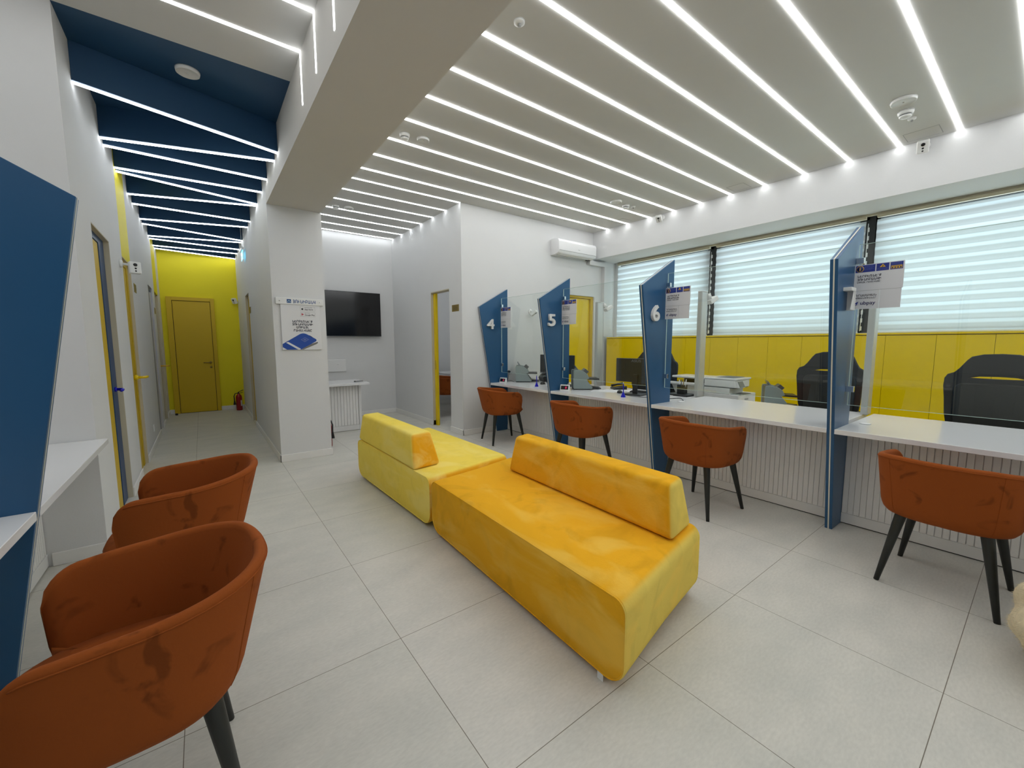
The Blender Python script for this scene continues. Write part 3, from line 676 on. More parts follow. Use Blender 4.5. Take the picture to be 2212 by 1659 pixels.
notice(5.200, 'white notice with blue banners on the glass beside number 4')
notice(3.853, 'white notice with blue banners on the glass beside number 5')
notice(2.374, 'white notice with blue banners on the glass beside number 6')
notice(0.892, 'largest looking white notice with blue banners, near the right edge')
t = thing('bracket', 'white plastic bracket on the edge-on blue divider, beside the nearest notice', 'bracket', (3.575, 0.895, 1.745))
MB().box(-0.085, 0.012, -0.05, 0.0, -0.012, 0.012, 0.003).obj('shelf', 'white_plastic', t)
rows = []
for k in range(13):
    a = k/12; z = -0.012-0.125*a; x0 = -0.05-0.03*a**2*0.6+0.02; rows.append([(x0-0.03*math.sin(a*1.2), -0.045, z), (0.008, -0.045, z)])
MB().grid(rows).box(0.0, 0.010, -0.05, -0.005, -0.14, -0.012, 0.002).obj('curved_leaf', 'white_plastic', t)

# poster on the column
t = thing('poster_sign', 'white poster with a blue phone picture hanging on the column', 'sign', (0.698, 5.355, 1.315))
MB().box(0, 0.497, -0.012, 0.014, 0.522, 0.596, 0.002, 1).obj('header_board', 'white_plastic', t)
MB().box(0.044, 0.459, -0.004, 0.014, 0.0, 0.522, 0.001, 1).obj('poster_sheet', 'paper', t)
P = lambda u, v, d: FACE_NY((u, -d, v))
mb = MB()
for u in (0.038, 0.462): mb.lathe([(0, 0), (0.007, 0), (0.006, -0.004), (0, -0.005)], (u, -0.012, 0.560), 12, 'y')
mb.obj('screw', 'chrome', t)
MB().box(0.112, 0.156, -0.0135, -0.012, 0.538, 0.580).obj('bank_logo', 'logo_blue', t)
mb = MB()
mb.prism([(-0.014, 0), (-0.014, 0.010), (0, 0.024), (0.014, 0.010), (0.014, 0), (0.009, 0), (0.009, 0.008), (0, 0.017), (-0.009, 0.008), (-0.009, 0)], 'z', 0, 0.0006)
mb.xf(P(0.134, 0.546, 0.0137)); mb.obj('bank_emblem', 'glass_edge', t)
mb = MB(); add_me(mb, text_mesh('ՅՈՒՆԻԲԱՆԿ', 0.050, 0.0005, 0.0, 'LEFT', 0.235), P(0.176, 0.540, 0.0135)); mb.obj('lettering', 'logo_blue', t)
mb = MB()
for s_, v, wd in (('ՆԵՐԲԵՌՆԵ՛Ք', 0.318, 0.210), ('ՅՈՒՆԻԲԱՆԿԻ', 0.284, 0.215), ('ՄՈԲԱՅԼ', 0.250, 0.128), ('ՀԱՎԵԼՎԱԾԸ', 0.214, 0.190)):
    add_me(mb, text_mesh(s_, 0.034, 0.0004, 0.0008, 'CENTER', wd), P(0.265, v, 0.0048))
mb.obj('lettering', 'ink', t)
for v, a, b, wd in ((0.452, 'Download on the', 'App Store', 0.09), (0.388, 'GET IT ON', 'Google Play', 0.105)):
    mb = MB(); sh = [(0, 0), (0.158, 0), (0.158, 0.050), (0, 0.050)]; inner = [(0.0015, 0.0015), (0.0015, 0.0485), (0.1565, 0.0485), (0.1565, 0.0015)]
    add_me(mb, shell([sh, inner], 0.0003), P(0.248, v, 0.0046)); mb.obj('badge_outline', 'grey_line', t)
    mb = MB(); add_me(mb, text_mesh(a, 0.011, 0.0002, 0, 'LEFT'), P(0.294, v+0.036, 0.0046)); add_me(mb, text_mesh(b, 0.022, 0.0003, 0.0004, 'LEFT', wd), P(0.294, v+0.012, 0.0046)); mb.obj('lettering', 'ink', t)
mb = MB(); mb.lathe([(0, 0), (0.0105, 0), (0.0105, 0.0004), (0, 0.0004)], (0, 0.012, 0), 20).prism([(0.001, 0.022), (0.006, 0.029), (0.003, 0.022)], 'z', 0, 0.0004); mb.xf(P(0.270, 0.462, 0.0046)); mb.obj('fruit_logo', 'black_plastic', t)
mb = MB(); mb.prism([(0, 0), (0, 0.030), (0.026, 0.015)], 'z', 0, 0.0004); mb.xf(P(0.259, 0.398, 0.0046)); mb.obj('play_logo', 'play_red', t)
# printed phone
def rounded(pts, r=0.02, n=5):
    out = []; m = len(pts)
    for i, p in enumerate(pts):
        p = Vector(p); a = (Vector(pts[i-1])-p).normalized(); b = (Vector(pts[(i+1) % m])-p).normalized()
        rr = r[i] if isinstance(r, list) else r
        if rr <= 0: out.append(tuple(p)); continue
        p0, p1 = p+a*rr, p+b*rr
        for k in range(n+1):
            s_ = k/n; out.append(tuple(p0*(1-s_)**2+p*2*s_*(1-s_)+p1*s_*s_))
    return out
ph = rounded([(0.046, 0.068), (0.265, 0.205), (0.425, 0.112), (0.232, 0.002), (0.090, 0.002), (0.046, 0.032)], [0, 0.05, 0.04, 0, 0, 0])
mb = MB(); add_me(mb, shell([rounded([(0.16, 0.002), (0.432, 0.098), (0.415, 0.070), (0.262, 0.002)], [0, .03, .02, 0])], 0.0003), P(0, 0, 0.0045)); mb.obj('phone_print_side', 'phone_side', t)
mb = MB(); add_me(mb, shell([ph], 0.0003), P(0, 0, 0.0052)); mb.obj('phone_print', 'phone_blue', t)
mb = MB(); add_me(mb, shell([[(0.082, 0.082), (0.104, 0.092), (0.232, 0.012), (0.225, 0.002), (0.205, 0.002)]], 0.0003), P(0, 0, 0.0059)); mb.obj('phone_print_bar', 'paper', t)
mb = MB(); add_me(mb, shell([[(0.328, 0.172), (0.334, 0.160), (0.366, 0.142), (0.362, 0.152)]], 0.0003), P(0, 0, 0.0059)); mb.obj('phone_print_notch', 'navy', t)
mb = MB(); add_me(mb, shell([[(0.235, 0.118), (0.282, 0.146), (0.326, 0.120), (0.278, 0.090)], [(0.246, 0.118), (0.280, 0.100), (0.314, 0.120), (0.282, 0.138)]], 0.0003), P(0, 0, 0.0059)); add_me(mb, shell([[(0.262, 0.118), (0.281, 0.130), (0.300, 0.119), (0.281, 0.107)]], 0.0003), P(0, 0, 0.0059)); mb.obj('phone_print_logo', 'soft_blue', t)

# ---------------------------------------------------------------- posts and cameras
def cam_body(name, label, loc, rz, tilt, arm=(0, 0, 0), big=True, hanging=False, backd=0.0):
    """box camera on a round base and short arm; lens looks along local -y"""
    t = thing(name, label, 'security camera', loc, rz, 'white security cameras')
    t.scale = (1.25, 1.25, 1.25)
    MB().lathe([(0.0, 0.0), (0.030, 0.0), (0.030, 0.010), (0.022, 0.018), (0.0, 0.018)], (0, 0, 0), 20, 'y').xf(Matrix.Rotation(PI, 4, 'Z')).obj('base', 'white_plastic', t)
    MB().tube([(0, -0.01, 0), (0, -0.05, -0.004), (0, -0.075, -0.018)], 0.009, 10).obj('arm', 'white_plastic', t)
    R = Matrix.Translation((0, -0.085, -0.02)) @ Matrix.Rotation(tilt[1], 4, 'Z') @ Matrix.Rotation(tilt[0], 4, 'X')
    MB().box(-0.036, 0.036, -0.022, 0.018, -0.052, 0.040, 0.008, 3).xf(R).obj('housing', 'white_plastic', t)
    MB().lathe([(0, 0), (0.013, 0), (0.011, -0.004), (0, -0.003)], (0, -0.0222, 0.014), 16, 'y').lathe([(0, 0), (0.007, 0), (0, -0.002)], (0, -0.0222, -0.014), 12, 'y').lathe([(0, 0), (0.006, 0), (0, -0.002)], (0, -0.0222, -0.034), 12, 'y').xf(R).obj('lens', 'black_gloss', t)
    return t
def post(y, label):
    t = thing('counter_post', label, 'post', (4.515, y+0.02, 0.775), 0, 'white posts behind the counters')
    MB().box(-0.065, 0.065, -0.022, 0.022, 0, 1.175, 0.003).obj('profile', 'post_grey', t)
    MB().box(-0.05, 0.05, -0.0235, -0.022, 0.0, 1.17).obj('inlay', 'aluminium', t)
    MB().box(-0.068, 0.068, -0.025, 0.025, 1.175, 1.183, 0.002).obj('cap', 'white_plastic', t)
    return t
post(0.915, 'white upright post behind the counter at the right edge divider'); post(2.40, 'white upright post behind the bare counter by number 6'); post(3.90, 'white upright post behind number 5 beside the yellow door')
cam_body('security_camera', 'white box camera on the post behind number 6', (4.583, 2.40, 1.90), math.radians(90), (math.radians(58), math.radians(-20)))
cam_body('security_camera', 'white box camera on the post behind number 5', (4.583, 3.90, 1.91), math.radians(90), (math.radians(58), math.radians(-20)))
cam_body('security_camera', 'white box camera on the end wall between numbers 4 and 5', (4.36, 5.27, 1.905), 0, (math.radians(55), math.radians(35)))
cam_body('security_camera', 'white box camera on the left corridor wall above the yellow band door', (-0.58, 5.49, 2.16), math.radians(90), (math.radians(-6), math.radians(-72)))
cam_body('security_camera', 'white box camera high on the corridor\'s yellow far end', (0.60, 10.45, 2.30), 0, (math.radians(25), math.radians(-40)))
cam_body('security_camera', 'white box camera under the ceiling by the rightmost ceiling hatch', (5.86, 0.93, 3.325), math.radians(-90), (math.radians(35), math.radians(10)))
cam_body('security_camera', 'white box camera under the ceiling near the distant ceiling detectors', (5.86, 3.84, 3.325), math.radians(-90), (math.radians(55), math.radians(20)))

# ---------------------------------------------------------------- ceiling devices
def disc(label, x, y, r, kind):
    name = {'speaker': 'ceiling_speaker', 'smoke': 'smoke_detector', 'heat': 'smoke_detector', 'spr': 'sprinkler', 'beacon': 'ceiling_sensor'}[kind]
    t = thing(name, label, {'ceiling_speaker': 'speaker', 'smoke_detector': 'smoke detector', 'sprinkler': 'sprinkler', 'ceiling_sensor': 'sensor'}[name], (x, y, CEIL), 0, 'small white devices on the ceiling')
    if kind == 'speaker':
        MB().lathe([(0, 0), (r, 0), (r, -0.008), (r*0.96, -0.022), (r*0.9, -0.024), (r*0.86, -0.018), (r*0.2, -0.018), (0.0, -0.018)], n=32).obj('rim', 'white_plastic', t)
        MB().lathe([(0, -0.018), (0.006, -0.018), (0.005, -0.026), (0, -0.028)], n=12).obj('indicator', 'white_plastic', t)
    elif kind == 'smoke':
        MB().lathe([(0, 0), (r, 0), (r, -0.015), (r*0.9, -0.03), (r*0.8, -0.032), (0, -0.032)], n=28).obj('base', 'white_plastic', t)
        MB().lathe([(r*0.72, -0.032), (r*0.72, -0.041), (r*0.5, -0.041), (0, -0.041)], n=28).obj('vent_ring', 'grey_dark', t)
        MB().lathe([(0, -0.041), (r*0.8, -0.041), (r*0.72, -0.052), (r*0.3, -0.056), (0, -0.056)], n=28).obj('cover', 'white_plastic', t)
    else:
        MB().lathe([(0, 0), (r, 0), (r*0.95, -0.012), (r*0.5, -0.018), (0, -0.018)], n=24).obj('base', 'white_plastic', t)
        MB().lathe([(0, -0.018), (r*0.32, -0.018), (r*0.3, -0.03), (0, -0.032)], n=16).obj('sensor_tip', 'grey_line', t)
disc('round white ceiling speaker on the blue corridor ceiling', 0.044, 3.997, 0.075, 'speaker')
disc('white smoke detector by the beam, nearest pair of devices', 1.678, 3.916, 0.048, 'smoke')
disc('round white ceiling speaker beside the beam smoke detector', 1.862, 3.900, 0.060, 'speaker')
disc('round white ceiling speaker near the right ceiling hatch', 4.770, 0.914, 0.085, 'speaker')
disc('white smoke detector near the right ceiling hatch', 5.010, 0.939, 0.055, 'smoke')
disc('small white ceiling sensor near the right ceiling hatch', 5.204, 0.930, 0.030, 'beacon')
disc('white smoke detector above the television alcove', 1.679, 6.454, 0.048, 'smoke')
disc('round white ceiling speaker above the television alcove', 1.859, 6.447, 0.065, 'speaker')
disc('round white ceiling speaker above the counters, far group', 4.824, 3.917, 0.080, 'speaker')
disc('white smoke detector above the counters, far group', 5.065, 3.933, 0.052, 'smoke')
disc('small white ceiling sensor above the counters, far group', 5.203, 3.906, 0.030, 'beacon')
disc('lone round white sensor on the ceiling next to the beam\'s near end', 1.707, 2.172, 0.036, 'beacon')
for i, (y0, y1, lab) in enumerate(((0.80, 1.05, 'square ceiling hatch beside the rightmost wall camera'), (2.52, 2.73, 'faint square ceiling hatch near the middle of the bulkhead'), (4.36, 4.60, 'faint square ceiling hatch nearest the air conditioner'))):
    t = thing('ceiling_hatch', lab, 'hatch', (5.67, (y0+y1)/2, CEIL), 0, 'ceiling hatches'); h = (y1-y0)/2
    add = MB(); add_me(add, shell([[(-0.115, -h), (0.115, -h), (0.115, h), (-0.115, h)], [(-0.111, -h+.004), (-0.111, h-.004), (0.111, h-.004), (0.111, -h+.004)]], 0.0006), Matrix.Translation((0, 0, -0.001)))
    add.obj('gap', 'grey_line', t); MB().box(-0.11, 0.11, -h+0.005, h-0.005, -0.0015, 0).obj('flap', 'ceiling_paint', t)
t = thing('exit_sign', 'small lit exit sign hanging at the corridor\'s right wall, seen from the side', 'exit sign', (0.63, 8.25, 2.99))
MB().box(-0.005, 0.005, -0.15, 0.15, -0.22, -0.08, 0.002).obj('lit_plate', 'exit_green', t)
MB().box(-0.018, 0.018, -0.155, 0.155, -0.08, -0.035, 0.004).obj('housing', 'white_plastic', t)
MB().tube([(0.0, 0, -0.05), (0.0, 0, 0.395)], 0.004, 8).obj('rod', 'white_plastic', t)

# ---------------------------------------------------------------- air conditioner and trunking
t = thing('air_conditioner', 'white split air conditioner high on the end wall', 'air conditioner', (4.805, 5.27, 2.862))
prof = [(0, 0.0), (0, 0.25), (-0.03, 0.265), (-0.15, 0.262), (-0.19, 0.245), (-0.212, 0.20), (-0.212, 0.06), (-0.195, 0.02), (-0.10, 0.0)]
body = MB().prism(prof, 'x', 0, 0.915, 0.006, 2).obj('body', 'white_gloss', t); smooth_by_angle(body, 40)
MB().prism([(-0.213, 0.056), (-0.2135, 0.058), (-0.2135, 0.062), (-0.213, 0.064)], 'x', 0.01, 0.905).obj('panel_seam', 'grey_line', t)
MB().hexa([(0.05, -0.195, 0.012), (0.865, -0.195, 0.012), (0.865, -0.11, -0.003), (0.05, -0.11, -0.003), (0.05, -0.197, 0.017), (0.865, -0.197, 0.017), (0.865, -0.11, 0.003), (0.05, -0.11, 0.003)]).obj('air_flap', 'white_plastic', t)
MB().box(0.05, 0.865, -0.108, -0.100, -0.004, 0.004).obj('outlet_slot', 'dark_gap', t)
MB().box(0.45, 0.50, -0.2125, -0.2122, 0.105, 0.112).obj('name_mark', 'grey_line', t)
MB().box(0.80, 0.86, -0.12, -0.05, -0.008, 0.001).obj('drain_cap', 'black_plastic', t)
t = thing('pipe_trunking', 'white boxed pipe trunking running from the air conditioner down the corner', 'trunking', (6.16, 5.27, 2.80))
MB().box(-0.45, 0.04, -0.07, -0.0005, 0, 0.075, 0.003).obj('horizontal_run', 'white_paint', t)
MB().box(-0.045, 0.04, -0.07, -0.0005, -1.30, 0, 0.003).obj('vertical_run', 'white_paint', t)

# ---------------------------------------------------------------- plaques, sockets
def plaque(label, face, c, w_, h_, name='door_plaque', cat='plaque'):
    t = thing(name, label, cat, c, 0, 'brass door plaques')
    a = MB().box(-w_/2, w_/2, -0.003, 0, -h_/2, h_/2, 0.001, 1)
    b = MB()
    for k in range(4): b.box(-w_*0.36, w_*(0.36-0.1*(k % 2)), -0.0036, -0.003, h_*(0.26-0.17*k), h_*(0.26-0.17*k)+h_*0.05)
    R = {'y': Matrix.Identity(4), 'x-': Matrix.Rotation(-PI/2, 4, 'Z'), 'x+': Matrix.Rotation(PI/2, 4, 'Z')}[face]
    a.xf(R).obj('plate', 'brass', t); b.xf(R).obj('engraving', 'brass_dark', t)
plaque('small brass plaque beside the open meeting room doorway', 'x-', (3.07, 5.46, 1.91), 0.21, 0.10)
plaque('small brass plaque on the left corridor wall, nearest one', 'x+', (-0.58, 6.55, 2.035), 0.20, 0.10)
plaque('small brass plaque on the left corridor wall, far one', 'x+', (-0.58, 9.03, 1.93), 0.20, 0.10)
plaque('small brass plaque on the right corridor wall', 'x-', (0.667, 7.93, 1.93), 0.20, 0.10)
t = thing('wall_outlet', 'white power socket on the end wall behind counter 4', 'socket', (3.87, 5.27, 0.93))
MB().box(-0.085, 0.085, -0.010, 0, -0.042, 0.042, 0.003).obj('plate', 'white_plastic', t)
MB().lathe([(0, 0), (0.020, 0), (0.020, -0.002), (0, -0.002)], (-0.045, -0.010, 0), 16, 'y').lathe([(0, 0), (0.020, 0), (0.020, -0.002), (0, -0.002)], (0.04, -0.010, 0), 16, 'y').obj('socket_hole', 'grey_dark', t)
MB().lathe([(0, 0), (0.018, 0), (0.016, -0.03), (0, -0.032)], (0.04, -0.012, 0), 14, 'y').obj('black_plug', 'black_plastic', t)
t = thing('wall_outlet', 'white power socket low on the left corridor wall', 'socket', (-0.58, 7.19, 0.27))
MB().box(0, 0.010, -0.042, 0.042, -0.042, 0.042, 0.003).obj('plate', 'white_plastic', t)
MB().lathe([(0, 0), (0.018, 0), (0.018, 0.002), (0, 0.002)], (0.010, 0, 0), 16, 'x').obj('socket_hole', 'baseboard', t)
tag(MB().lathe([(0, 0), (0.022, 0), (0.022, 0.03), (0.016, 0.036), (0, 0.036)], (-0.47, 10.22, 0), 18).obj('door_stop', 'black_plastic'), 'small black rubber door stop on the corridor floor', 'door stop')

# ---------------------------------------------------------------- fire extinguishers
def extinguisher(label, loc, rz):
    t = thing('fire_extinguisher', label, 'fire extinguisher', loc, rz, 'fire extinguishers')
    MB().lathe([(0, 0), (0.050, 0), (0.055, 0.010), (0.055, 0.27), (0.046, 0.31), (0.022, 0.335), (0.018, 0.35), (0, 0.35)], n=28).obj('cylinder', 'red', t)
    rows = [[Vector((0.0556*math.cos(q), 0.0556*math.sin(q), z)) for q in [math.radians(-75+d_*6) for d_ in range(9)]] for z in (0.09, 0.13, 0.17, 0.21)]
    MB().grid(rows).obj('instruction_label', 'label_white', t)
    MB().box(-0.014, 0.014, -0.014, 0.014, 0.345, 0.375, 0.003).obj('valve', 'black_plastic', t)
    MB().hexa([(-0.008, -0.01, 0.37), (0.085, -0.01, 0.415), (0.085, 0.01, 0.415), (-0.008, 0.01, 0.37), (-0.008, -0.01, 0.38), (0.085, -0.01, 0.425), (0.085, 0.01, 0.425), (-0.008, 0.01, 0.38)]).hexa([(-0.01, -0.008, 0.352), (0.075, -0.008, 0.365), (0.075, 0.008, 0.365), (-0.01, 0.008, 0.352), (-0.01, -0.008, 0.36), (0.075, -0.008, 0.373), (0.075, 0.008, 0.373), (-0.01, 0.008, 0.36)]).obj('lever', 'black_plastic', t)
    MB().tube([(-0.01, 0, 0.36), (-0.06, 0, 0.355), (-0.085, 0, 0.30), (-0.08, 0, 0.22)], [0.008, 0.008, 0.009, 0.010], 8).lathe([(0.010, 0.22), (0.012, 0.20), (0.026, 0.12), (0.024, 0.12), (0, 0.19)], (-0.08, 0, 0), 16).obj('hose', 'black_plastic', t)
    return t
extinguisher('red fire extinguisher standing at the corridor\'s yellow far end', (0.555, 10.22, 0), 0.2)
extinguisher('red fire extinguisher half hidden behind the column', (1.285, 5.83, 0), 2.2)

# ---------------------------------------------------------------- television, white desk
t = thing('television', 'large flat television on the alcove wall, switched off', 'television', (2.28, 7.95, 1.92))
MB().box(-0.50, 0.50, -0.10, -0.065, -0.405, 0.41, 0.004).obj('frame', 'black_plastic', t)
MB().box(-0.493, 0.493, -0.1015, -0.0995, -0.393, 0.403).obj('screen', 'black_gloss', t)
MB().box(-0.2, 0.2, -0.065, 0, -0.2, 0.2, 0.004).obj('wall_mount', 'black_plastic', t)
MB().box(-0.493, 0.493, -0.1018, -0.1005, -0.403, -0.396).obj('lower_bezel', 'grey_dark', t)
t = thing('wall_cover', 'flat white cover box on the alcove wall under the television', 'cover box', (1.96, 7.95, 0.98))
MB().box(-0.16, 0.16, -0.03, 0, -0.11, 0.11, 0.003).obj('cover', 'white_matt', t); MB().lathe([(0, 0), (0.006, 0), (0, -0.002)], (0.02, -0.03, 0.02), 10, 'y').obj('screw', 'grey_line', t)
t = thing('reception_desk', 'white ribbed desk standing in the alcove under the television', 'desk', (1.5, 6.5, 0))
MB().box(-0.25, 0.585, 0.0, 0.70, 0.738, 0.773, 0.002, 1).obj('worktop', 'white_gloss', t)
ribs(MB().box(-0.23, 0.46, 0.20, 0.62, 0.0, 0.738), 0.199, -0.23, 0.46, 0.09, 0.715, -0.010, 'y', 0.047).obj('ribbed_front', 'rib_white', t)
MB().box(-0.23, 0.50, 0.182, 0.20, 0.006, 0.085, 0.001, 1).obj('plinth', 'white_matt', t)
MB().box(0.46, 0.50, 0.17, 0.64, 0.0, 0.738, 0.002, 1).obj('side_panel', 'white_matt', t)
t = thing('pen', 'black pen lying on the white alcove desk', 'pen', (1.93, 6.72, 0.773))
MB().tube([(0, 0, 0.007), (0.13, 0.03, 0.007)], 0.005, 8).obj('barrel', 'black_plastic', t); MB().tube([(0.0, 0, 0.007), (-0.02, -0.005, 0.007)], [0.011, 0.008], 8).obj('cap', 'black_gloss', t)

# ---------------------------------------------------------------- orange tub chairs
def tub_chair(name, label, group, loc, rz):
    t = thing(name, label, 'chair', loc, rz, group)
    a, b, n = 0.300, 0.304, 2.5; AF = 0.43
    PH = math.radians(121); NS = 72
    def plan(phi, k):
        c_, s_ = math.cos(phi), math.sin(phi)
        x = -(a if c_ > 0 else AF)*math.copysign(abs(c_)**(2/n), c_); y = b*math.copysign(abs(s_)**(2/n), s_)
        return x*k, y*k
    raw = [-PH+2*PH*i/400 for i in range(401)]; pts = [Vector((*plan(p, 1), 0)) for p in raw]
    cum = [0]
    for i in range(400): cum.append(cum[-1]+(pts[i+1]-pts[i]).length)
    T = cum[-1]
    def at(s_):
        import bisect
        i = min(max(bisect.bisect(cum, s_*T)-1, 0), 399); f = (s_*T-cum[i])/(cum[i+1]-cum[i]+1e-9)
        return raw[i]+(raw[i+1]-raw[i])*f
    th0 = 0.034; Rc = 0.095
    sv = []
    for i in range(NS+1):
        q = i/NS; q = 0.5-0.5*math.cos(PI*q)*(0.35)-0.5*(1-2*q)*0.65 if True else q
        sv.append(min(max(q, 0), 1))
    rows = []
    zb = 0.405
    for s_ in sv:
        phi = at(s_); dEnd = min(s_, 1-s_)*T
        back = max(0, 1-abs(phi)/PH)
        rim = 0.768-0.055*(1-min(1, back*1.3))**1.2
        zt = rim
        if dEnd < Rc: zt = rim-Rc*1.0+Rc*math.sqrt(max(0, 1-((Rc-dEnd)/Rc)**2))
        thk = th0*(math.sqrt(max(0.02, 1-(1-min(1, dEnd/0.025))**2)))
        zb_ = zb+0.012*(1-back)+(0.075-math.sqrt(max(0, 0.075**2-(0.075-dEnd)**2)) if dEnd < 0.075 else 0)
        sec = []
        def scale(z):
            v = min(1, max(0, (z-zb)/0.36)); return 0.885+0.12*v-(0.115*(1-math.sqrt(max(0, 1-((0.2-v)/0.2)**2))) if v < 0.2 else 0)
        lean = lambda ph_, z: 0.055*(1-min(1, max(0, (z-zb)/0.36)))*max(0, math.cos(ph_))
        NV = 16
        for k_ in (0.50, 0.70):
            x, y = plan(phi, k_); sec.append(Vector((x*(0.9 if x > 0 else 1)+lean(phi, zb), y, zb_-0.003)))
        for k in range(NV+1):
            z = zb_+(zt-0.018-zb_)*k/NV
            x, y = plan(phi, scale(z)); sec.append(Vector((x+lean(phi, z), y, z)))
        x0, y0 = plan(phi, 1); nin = Vector((-x0, -y0, 0)).normalized()
        top = sec[-1].copy()
        for k in range(1, 6):
            an = PI*k/6
            sec.append(top+nin*(thk/2-thk/2*math.cos(an))+Vector((0, 0, 0.018*math.sin(an))))
        for k in range(9):
            z = (zt-0.018)+(0.43-(zt-0.018))*k/8
            x, y = plan(phi, scale(z)); sec.append(Vector((x+lean(phi, z), y, z))+nin*thk)
        rows.append(sec)
    mb = MB(); mb.grid(rows)
    # close the arm ends
    b_ = bmesh.new(); b_.from_mesh(bpy.data.meshes.new('e')) if False else None
    o = mb.obj('back_shell', 'orange_velvet', t)
    bm = bmesh.new(); bm.from_mesh(o.data); bm.verts.ensure_lookup_table(); L_ = len(rows[0])
    for base in (0, (len(rows)-1)*L_):
        vs = [bm.verts[base+k] for k in range(L_)]
        try: bm.faces.new(vs)
        except ValueError: pass
    bmesh.ops.recalc_face_normals(bm, faces=bm.faces); bm.to_mesh(o.data); bm.free()
    for p in o.data.polygons: p.use_smooth = True
    # underside and seat
    def ring(k, z, dx=0): return [Vector((-(a*k)*math.copysign(abs(math.cos(q))**(2/n), math.cos(q))+dx, (b*k)*math.copysign(abs(math.sin(q))**(2/n), math.sin(q)), z)) for q in [2*PI*i/56 for i in range(56)]]
    def stack(rings):
        m = MB(); m.grid(rings, closed_u=True); bm_ = m.bm; bm_.verts.ensure_lookup_table(); k = len(rings[0])
        bm_.faces.new([bm_.verts[i] for i in range(k)][::-1]); bm_.faces.new([bm_.verts[i] for i in range(bm_.verts.__len__()-k, bm_.verts.__len__())])
        bmesh.ops.recalc_face_normals(bm_, faces=bm_.faces)
        for f in bm_.faces: f.smooth = True
        return m
    stack([ring(0.60, 0.399, 0.05), ring(0.70, 0.403, 0.05), ring(0.72, 0.415, 0.05), ring(0.72, 0.43, 0.05)]).obj('seat_base', 'orange_velvet', t)
    stack([ring(0.70, 0.428, 0.05), ring(0.80, 0.432, 0.06), ring(0.84, 0.455, 0.07), ring(0.80, 0.482, 0.07), ring(0.6, 0.492, 0.06), ring(0.3, 0.496, 0.05)]).obj('seat_cushion', 'orange_velvet', t)
    # piping along the rim and back seams
    pp = []
    for s_, sec in zip(sv, rows):
        if 0.03 < s_ < 0.97: pp.append(sec[18]+(sec[18]-Vector((0, 0, sec[18].z))).normalized()*0.0008)
    MB().tube(pp, 0.0022, 6).obj('piping', 'orange_velvet', t)
    for sgn in (-1, 1):
        phi = sgn*math.radians(38); q = []
        i = min(range(len(sv)), key=lambda j: abs(at(sv[j])-phi))
        q = [p*1.0+Vector((p.x, p.y, 0)).normalized()*0.0003 for p in rows[i][3:19]]
        MB().tube(q, 0.0014, 6).obj('seam', 'orange_velvet', t)
    for sx in (-1, 1):
        for sy in (-1, 1):
            MB().tube([(sx*0.165+0.045, sy*0.160, 0.425), (sx*0.172+0.045, sy*0.165, 0.398), (sx*0.237+0.05, sy*0.232, 0.0)], [0.026, 0.026, 0.0125], 16).obj('leg', 'leg_wood', t)
    return t
G = 'orange velvet tub chairs'
ch = tub_chair('tub_chair', 'orange velvet tub chair under the counter right of number 6', G, (3.272, 1.735, 0), math.radians(-6))
dup(ch, (3.255, 0.285, 0), math.radians(-3), 'orange velvet tub chair cut by the right edge of the photo')
dup(ch, (3.225, 3.05, 0), math.radians(-4), 'orange velvet tub chair in front of number 5, half behind the sofa')
dup(ch, (3.30, 4.66, 0), math.radians(-14), 'orange velvet tub chair in front of number 4')
dup(ch, (-0.175, 1.50, 0), math.radians(180+3), 'nearest orange velvet tub chair, huge at the lower left corner')
dup(ch, (-0.095, 2.585, 0), math.radians(180-4), 'orange velvet tub chair behind the nearest one at left')
dup(ch, (3.72, 7.12, 0), math.radians(-30), 'orange velvet tub chair inside the meeting room')

